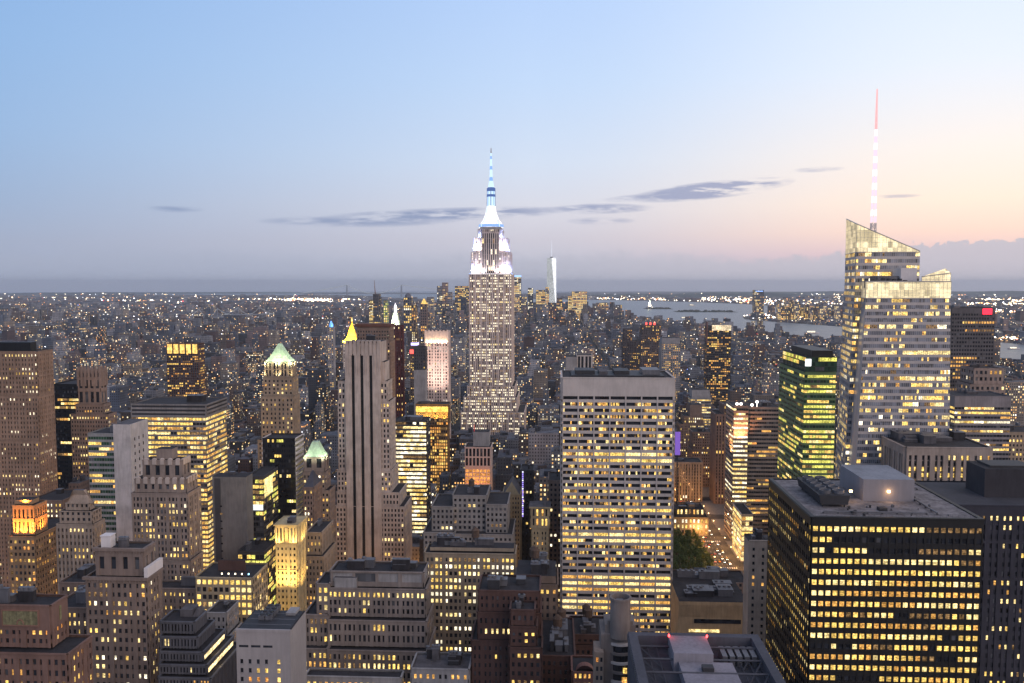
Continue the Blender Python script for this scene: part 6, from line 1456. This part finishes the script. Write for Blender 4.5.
def add_building(x0, x1, y0, y1, h, near):
    ti = rng.choice((0, 0, 1, 1, 2, 3, 4, 5, 5, 6, 7)) if near else rng.choice((0, 1, 1, 2, 3, 4, 5, 6, 7, 7))
    sd = rng.random(); dist = y0
    lf = rng.choice((.05, .10, .16, .25, .40)) if y0 < 2600 else rng.choice((.05, .09, .14, .22))
    cell = 3.0 * max(1.0, dist / 1700)
    bx = []
    if h > 34 and rng.random() < .5:
        k = rng.uniform(.55, .85); i = rng.uniform(.1, .2) * (x1 - x0)
        bx.append((x0, x1, y0, y1, 0, h * k, ti, sd, lf, cell, 0)); bx.append((x0 + i, x1 - i, y0 + 3, y1 - 2, h * k, h, ti, sd, lf, cell, 0)); tx = (x0 + i, x1 - i, y0 + 3, y1 - 2)
    else:
        bx.append((x0, x1, y0, y1, 0, h, ti, sd, lf, cell, 0)); tx = (x0, x1, y0, y1)
    if dist < 4200:
        for _ in range(rng.randint(1, 3) if dist < 2200 else rng.randint(0, 1)):
            w, d = (tx[1] - tx[0]) * rng.uniform(.12, .4), (tx[3] - tx[2]) * rng.uniform(.15, .4)
            a = rng.uniform(tx[0] + .5, tx[1] - w - .5); b = rng.uniform(tx[2] + .5, tx[3] - d - .5); bx.append((a, a + w, b, b + d, h, h + rng.uniform(2, 5.5), rng.choice((ti, 5, 1)), sd, 0, 3, 0))
    (NEAR if near else FAR).append(bx)
y = 60 + 80.4 * 5 + 9
while y < 6850:
    for row in (0, 1):
        ya = y + row * 31.2; yb = ya + 30.8
        xl_, xr_ = max(east(ya) + 30, -math.tan(R(34.8)) * yb), min(west(ya) - 30, math.tan(R(28.8)) * yb)
        for i in range(len(AVS) + 8):
            if i < len(AVS) - 1: a, b = AVS[i] + 15, AVS[i + 1] - 15
            else: a, b = -905 - 215 * (i - len(AVS) + 2) + 15, -905 - 215 * (i - len(AVS) + 1) - 15
            a, b = max(a, xl_), min(b, xr_)
            x = a
            while x < b - 8:
                w = rng.uniform(14, 34) if ya < 2400 else rng.uniform(22, 46)
                w = min(w, b - x)
                if b - x - w < 8: w = b - x
                md, sg = median_h(x, ya); h = md * math.exp(rng.gauss(0, sg))
                if ya > 1500 and rng.random() < (.07 if x < -300 else .03): h = rng.uniform(50, 95)
                h = min(h, 175 if ya < 1500 else 130)
                if ya < 5100: h = min(h, 0.72 * (CAMZ - (ya * 27) / FOC) if ya > 1500 else h)
                skip = False
                for H_ in HB:
                    if H_[0] - 2 < x + w and H_[1] + 2 > x and H_[2] - 2 < yb and H_[3] + 2 > ya: skip = True; break
                if in_water(x, ya, 20): skip = True
                if not skip and ya < 2300:
                    h = cap_for(x, x + w, ya, h)
                    # keep the near rows below the line of sight to what the photograph shows
                    if ya < 640: h = min(h, CAMZ - (690 - 283.5) / FOC * ya * .97)
                if not skip and h > 7: add_building(x + .2, x + w - .2, ya, yb - rng.uniform(0, 5), h, ya < 2500)
                x += w
    y += 80.4
# which of the near ones show largest
buf = np.full((683, 1024), -1, int)
items = []
for k, bx in enumerate(NEAR):
    b = bx[0]; top = max(q[5] for q in bx[:2])
    P_ = [proj((x_, y_, z_)) for x_ in (b[0], b[1]) for y_ in (b[2], b[3]) for z_ in (b[4], b[5])]
    items.append((b[2], k, min(p[0] for p in P_), max(p[0] for p in P_), min(p[1] for p in P_), max(p[1] for p in P_)))
for j, H_ in enumerate(HB):
    pt = proj(((H_[0] + H_[1]) / 2, H_[2], H_[4]))[1]; items.append((H_[2], -2 - j, H_[7], H_[8], pt, H_[6] if H_[6] < 683 else 683))
items.sort(key=lambda t: -t[0])
for (_, k, a, b, c, d) in items:
    a, b, c, d = [int(round(max(0, min(m_, q)))) for q, m_ in ((a, 1024), (b, 1024), (c, 683), (d, 683))]
    if b > a and d > c: buf[c:d, a:b] = k
ids, cnt = np.unique(buf[buf >= 0], return_counts=True)
order = ids[np.argsort(-cnt)]; cmap = dict(zip(ids.tolist(), cnt.tolist()))
pick = [int(k) for k in order[:285] if cmap[int(k)] >= 12]; ps = set(pick)
ORD = ['', 'second ', 'third ', 'fourth ', 'fifth ', 'sixth ', 'seventh ', 'eighth ', 'ninth ', 'tenth ', 'eleventh ', 'twelfth ', 'thirteenth ', 'fourteenth ']
used = {}; big = [H_ for H_ in HB[:-2] if not H_[5].startswith('the far')]
cent = {}
for j, H_ in enumerate(big): cent[j] = ((H_[7] + H_[8]) / 2, proj(((H_[0] + H_[1]) / 2, H_[2], H_[4]))[1] + 20)
for k in pick:
    bx = NEAR[k]; b = bx[0]; px_, py_ = proj(((b[0] + b[1]) / 2, b[2], b[5]))
    j = min(cent, key=lambda q: (cent[q][0] - px_) ** 2 + (cent[q][1] - py_) ** 2)
    col = TINTS[int(b[6])][0]; side = 'right of' if px_ > cent[j][0] else 'left of'
    hw = 'tall' if b[5] > 60 else ('mid-height' if b[5] > 35 else 'low')
    sp = 'stepped' if len(bx) > 1 and bx[1][5] - bx[1][4] > 8 else 'flat-topped'
    key = (hw, sp, col, side, big[j][5]); o = city_mesh('city_building', bx, ((b[0] + b[1]) / 2, b[2], 0))
    c_ = cmap[k]
    if c_ < 70:
        tag(o, 'small %s block among rooftops near %s' % (col, big[j][5]), 'building', '%s rooftops near %s' % (col, big[j][5]))
    else:
        n_ = used.get(key, 0); used[key] = n_ + 1
        lb = '%s%s %s %s block %s %s' % (ORD[min(n_, 13)], hw, sp, col, side, big[j][5])
        if len(lb.split()) > 16: lb = '%s%s %s block %s %s' % (ORD[min(n_, 13)], hw, col, side, big[j][5])
        if len(lb.split()) > 16: lb = '%s%s block %s %s' % (ORD[min(n_, 13)], col, side, big[j][5])
        if len(lb.split()) > 16: print('LONG', lb)
        tag(o, lb, 'building', 'ordinary blocks between the towers')
rest = [q for k, bx in enumerate(NEAR) if k not in ps for q in bx] + [q for bx in FAR for q in bx]
# the boroughs and the shore beyond the water
def far_land(ylo, yhi, sp, a0, a1, seed):
    rg = random.Random(seed); out = []
    y = ylo
    while y < yhi:
        x = y * math.tan(R(a0))
        while x < y * math.tan(R(a1)):
            X, Y_ = x + rg.uniform(-.3, .3) * sp, y + rg.uniform(-.3, .3) * sp; x += sp
            if in_water(X, Y_, 40): continue
            if ylo < 6900 and Y_ < 6950 and east(Y_) - 30 < X < west(Y_) + 30: continue
            if rg.random() < .12: continue
            g_ = gz(X, Y_); tall = math.sin(X / 610 + 1) * math.cos(Y_ / 830) + .5 * math.sin(X / 230) > .75; h = 9 * math.exp(rg.gauss(0, .45)) if rg.random() > (.35 if tall else .045) else rg.uniform(25, 85 if Y_ < 9000 else 55)
            w, d = rg.uniform(.45, .9) * sp, rg.uniform(.35, .7) * sp
            out.append((X - w / 2, X + w / 2, Y_ - d / 2, Y_ + d / 2, g_ - 3, g_ + h, rg.choice((0, 1, 2, 3, 4, 6, 7)), rg.random(), rg.choice((.03, .06, .12, .2)) * (1 if Y_ < 9000 else .35), 3.0 * max(1, Y_ / 1800), rg.choice((.35, .35, .9, -.4))))
        y += sp
    return out
FL = far_land(2500, 6900, 62, -35, 30, 1) + far_land(6900, 10500, 90, -35, 30, 2) + far_land(10500, 20000, 170, -35, 30, 3)
# heroes far off must stay clear of them
tag(city_mesh('city_buildings', rest + FL), kind='stuff')

# lamps and lit signs too many to count
rg = random.Random(99)
LM = [glow('city_lamp_warm', (1, .62, .28), 4.5), glow('city_lamp_cream', (1, .85, .6), 6.5), glow('city_lamp_white', (.95, .95, 1), 8.0), glow('city_lamp_orange', (1, .38, .1), 3.0), glow('city_lamp_red', (1, .08, .08), 3.0), glow('city_lamp_blue', (.3, .4, 1), 3.0)]
B = MB()
allb = [q for q in rest + FL if q[2] > 900]
def lampbox(x, y, z, s, m): B.box(x - s, x + s, y - s, y + s, z - s * .8, z + s * .8, m, bottom=True)
for _ in range(8500):
    q = allb[int(rg.random() * len(allb))]
    if q[2] > 11000 and rg.random() < .8: continue
    if q[2] > 8000 and rg.random() < .35: continue
    D = math.hypot(q[0], q[2]); s = D / FOC * rg.uniform(.10, .30)
    m = rg.choices(LM, (5, 5, 2.5, 3, .25, .15))[0]
    x = rg.uniform(q[0], q[1]) if q[10] == 0 else (q[0] + q[1]) / 2
    yy = q[2] - s - .3 if q[10] == 0 else (q[2] + q[3]) / 2
    z = (q[4] + (q[5] - q[4]) * rg.uniform(.3, 1.0)) if q[10] == 0 else q[5] + s
    lampbox(x, yy, z, s, m)
# long bright rows of harbour lamps
for (pa, pb, py_, dens, hot) in ((222, 372, 300, 150, .7), (285, 345, 301, 110, 1.0), (430, 560, 297, 40, .5), (596, 760, 299.5, 200, .7), (650, 840, 301, 170, .6), (735, 842, 304, 110, .5), (700, 842, 297, 90, .4),
                                 (955, 1024, 300, 120, .9), (955, 1024, 304, 130, .6), (960, 1024, 312, 90, .5), (990, 1024, 340, 40, .8), (733, 770, 316, 60, 1.0), (0, 230, 298, 60, .2), (100, 225, 302, 60, .6), (762, 838, 318.5, 120, .6), (0, 470, 293.8, 60, .2), (600, 1024, 294, 140, .25)):
    for _ in range(dens):
        px_ = rg.uniform(pa, pb); py2 = py_ + rg.gauss(0, .8); D = 260 / max(7.5, (py2 - 284.2)) * FOC
        if D > 26000: D = rg.uniform(19000, 26000)
        p = at(px_, py2, D)
        if in_water(p[0], D, 0) and py_ not in (340,): continue
        s = math.hypot(p[0], D) / FOC * rg.uniform(.15, .35) * (1 + hot * .5)
        lampbox(p[0], D, gz(p[0], D) + s + 12, s, rg.choices(LM, (4, 6, 3 * hot + 1, 2, .1, .1))[0])
tag(B.build('city_lights'), kind='stuff')

# ------------------------------------------------------------------ the park and the avenue beside it
LEAF = stone('leaf_green', (0.10, 0.135, 0.04), .8, .45, scale=.5); BARK = stone('bark', (.10, .08, .06))
tm = []
for s_ in range(4):
    rg = random.Random(40 + s_); B = MB(); h = 15 + s_
    for _ in range(26):
        t = rg.uniform(0, 6.28); rr_ = rg.uniform(0, 4.0); c = np.array((rr_ * math.cos(t), rr_ * math.sin(t), h - rg.uniform(0, 7) - rr_ * .5)); cr_ = rg.uniform(1.0, 2.0)
        for _ in range(26):
            d = np.array([rg.gauss(0, 1) for _ in range(3)]); d /= np.linalg.norm(d); p = c + d * cr_ * rg.uniform(.7, 1.05); a = np.array([rg.gauss(0, 1) for _ in range(3)]); a /= np.linalg.norm(a); b_ = np.cross(a, d); s = rg.uniform(.3, .6)
            B.poly([p - a * s, p + b_ * s, p + a * s, p - b_ * s], LEAF)
    cro = B.build('crown'); B = MB(); B.bar((0, 0, 0), (0, 0, 7), .38, BARK, 8, .25)
    for _ in range(5): t = rg.uniform(0, 6.28); B.bar((0, 0, 6), (3 * math.cos(t), 3 * math.sin(t), 11), .2, BARK, 6, .07)
    tr = B.build('trunk'); tm.append((cro.data, tr.data)); bpy.data.objects.remove(cro); bpy.data.objects.remove(tr)
rg = random.Random(6); n_ = 0
for iy in range(9):
    for ix in range(7):
        x = 101 + ix * 7.6 + rg.uniform(-1.5, 1.5); yy = 744 + iy * 12.5 + rg.uniform(-2, 2)
        if x > 145: continue
        if any(H_[0] - 4 < x < H_[1] + 4 and H_[2] - 4 < yy < H_[3] + 4 for H_ in HEROES): continue
        c_, t_ = tm[rg.randrange(4)]; r = empty('park_tree', (x, yy, .15)); r.rotation_euler.z = rg.uniform(0, 6); k = rg.uniform(.85, 1.15); r.scale = (k, k, k)
        tag(r, 'leafy green tree in the small park between the white slab and the avenue', 'tree', 'trees of the small park')
        for nm, me_ in (('crown', c_), ('trunk', t_)):
            o = bpy.data.objects.new(nm, me_); COL.objects.link(o); o.parent = r
B = MB(); B.box(96, 146, 736, 856, 0.17, .24, stone('lawn', (.05, .07, .03))); tag(B.build('lawn'), kind='structure')
SLM = glow('street_lamp_head', (1, .60, .24), 14)
LAST = []
def street_lamp(x, y, s, pw):
    r = empty('street_lamp', (x, y, .17)); LAST.append(r.name); tag(r, 'warm street lamp on a tall pole along the glowing avenue beside the park', 'street lamp', 'street lamps along the avenue')
    B = MB(); B.bar((x, y, .17), (x, y, 9), .12, STEEL, 6, .08); B.build('pole', r, r.location)
    B = MB(); B.bar((x, y, 9), (x + s * 2, y, 9.4), .07, STEEL); B.build('arm', r, r.location)
    B = MB(); B.box(x + s * 2 - .5, x + s * 2 + .5, y - .3, y + .3, 9.15, 9.45, SLM, bottom=True); B.build('lamp_head', r, r.location)
    l = bpy.data.lights.new('street_lamp_light', 'POINT'); l.energy = pw; l.color = (1, .47, .15); l.shadow_soft_size = .4
    o = bpy.data.objects.new('street_lamp_light', l); COL.objects.link(o); o.parent = r; o.location = (s * 2, 0, 8.4)
for k in range(13):
    for s in (-1, 1): street_lamp(158 - s * 12.5, 715 + k * 30, s, 8000)
for yy in (462, 542, 622.8, 703.2):
    for xx in (-380, -335, -290, -240, -195, -150, -105, -60):
        if not any(H_[0] - 3 < xx < H_[1] + 3 and H_[2] - 3 < yy < H_[3] + 3 for H_ in HEROES):
            street_lamp(xx, yy, 1, 26000); tag(bpy.data.objects[LAST[-1]], 'warm street lamp in the deep side streets between the stone towers', 'street lamp', 'street lamps in the side streets')
for k in range(7): street_lamp(-170 - 13, 700 + k * 60, 1, 14000); street_lamp(-316, 520 + k * 45, -1, 14000)
# cars
CARM = [stone('car_paint_' + n_, c_, .35, .05, spec=.6) for n_, c_ in (('yellow', (.75, .48, .03)), ('white', (.7, .7, .7)), ('black', (.015, .015, .02)), ('grey', (.2, .21, .23)))]
HLM = glow('headlight', (1, .95, .85), 12); TLM = glow('taillight', (1, .05, .03), 5); TYR = stone('tyre', (.02, .02, .02), .9)
def car(x, y, pi, away):
    nm = ('yellow', 'white', 'black', 'grey')[pi]
    r = empty('car', (x, y, .03)); tag(r, '%s car %s on the glowing avenue beside the park' % (nm, 'driving away with red tail lamps' if away else 'facing the camera side with white headlamps'), 'car', '%s cars on the avenue, %s' % (nm, 'going away' if away else 'coming'))
    B = MB(); m = CARM[pi]; B.frustum(-.9, .9, -2.3, 2.3, .35, .95, .08, .12, m); B.build('body', r)
    B = MB(); B.frustum(-.82, .82, -1.3, 1.5, .95, 1.48, .18, .55, DARK, m); B.build('cabin', r)
    for sx in (-.8, .8):
        for sy in (-1.45, 1.4): B = MB(); B.bar((sx - .1, sy, .33), (sx + .1, sy, .33), .33, TYR, 12); B.build('wheel', r)
    for sx in (-.6, .6):
        B = MB(); B.box(sx - .2, sx + .2, -2.36, -2.2, .6, .8, TLM if away else HLM); B.build('taillight' if away else 'headlight', r)
rg = random.Random(12)
for lane in range(4):
    yy = 740 + rg.uniform(0, 10)
    while yy < 1060: car(158 - 7.6 + lane * 4.2, yy, rg.choice((0, 0, 1, 2, 3)), lane < 2); yy += rg.uniform(9, 34)

# ------------------------------------------------------------------ the air
m, T = mat_new('haze')
pv = T.new('ShaderNodeVolumePrincipled'); pv.inputs['Color'].default_value = (.88, .92, 1.0, 1); pv.inputs['Density'].default_value = HAZE; pv.inputs['Anisotropy'].default_value = 0.25
o_ = T.new('ShaderNodeOutputMaterial'); T.l.new(pv.outputs[0], o_.inputs['Volume'])
B = MB(); B.box(-72000, 72000, -72000, 72000, -460, 470, m, bottom=True); hz = B.build('haze'); tag(hz, kind='stuff')
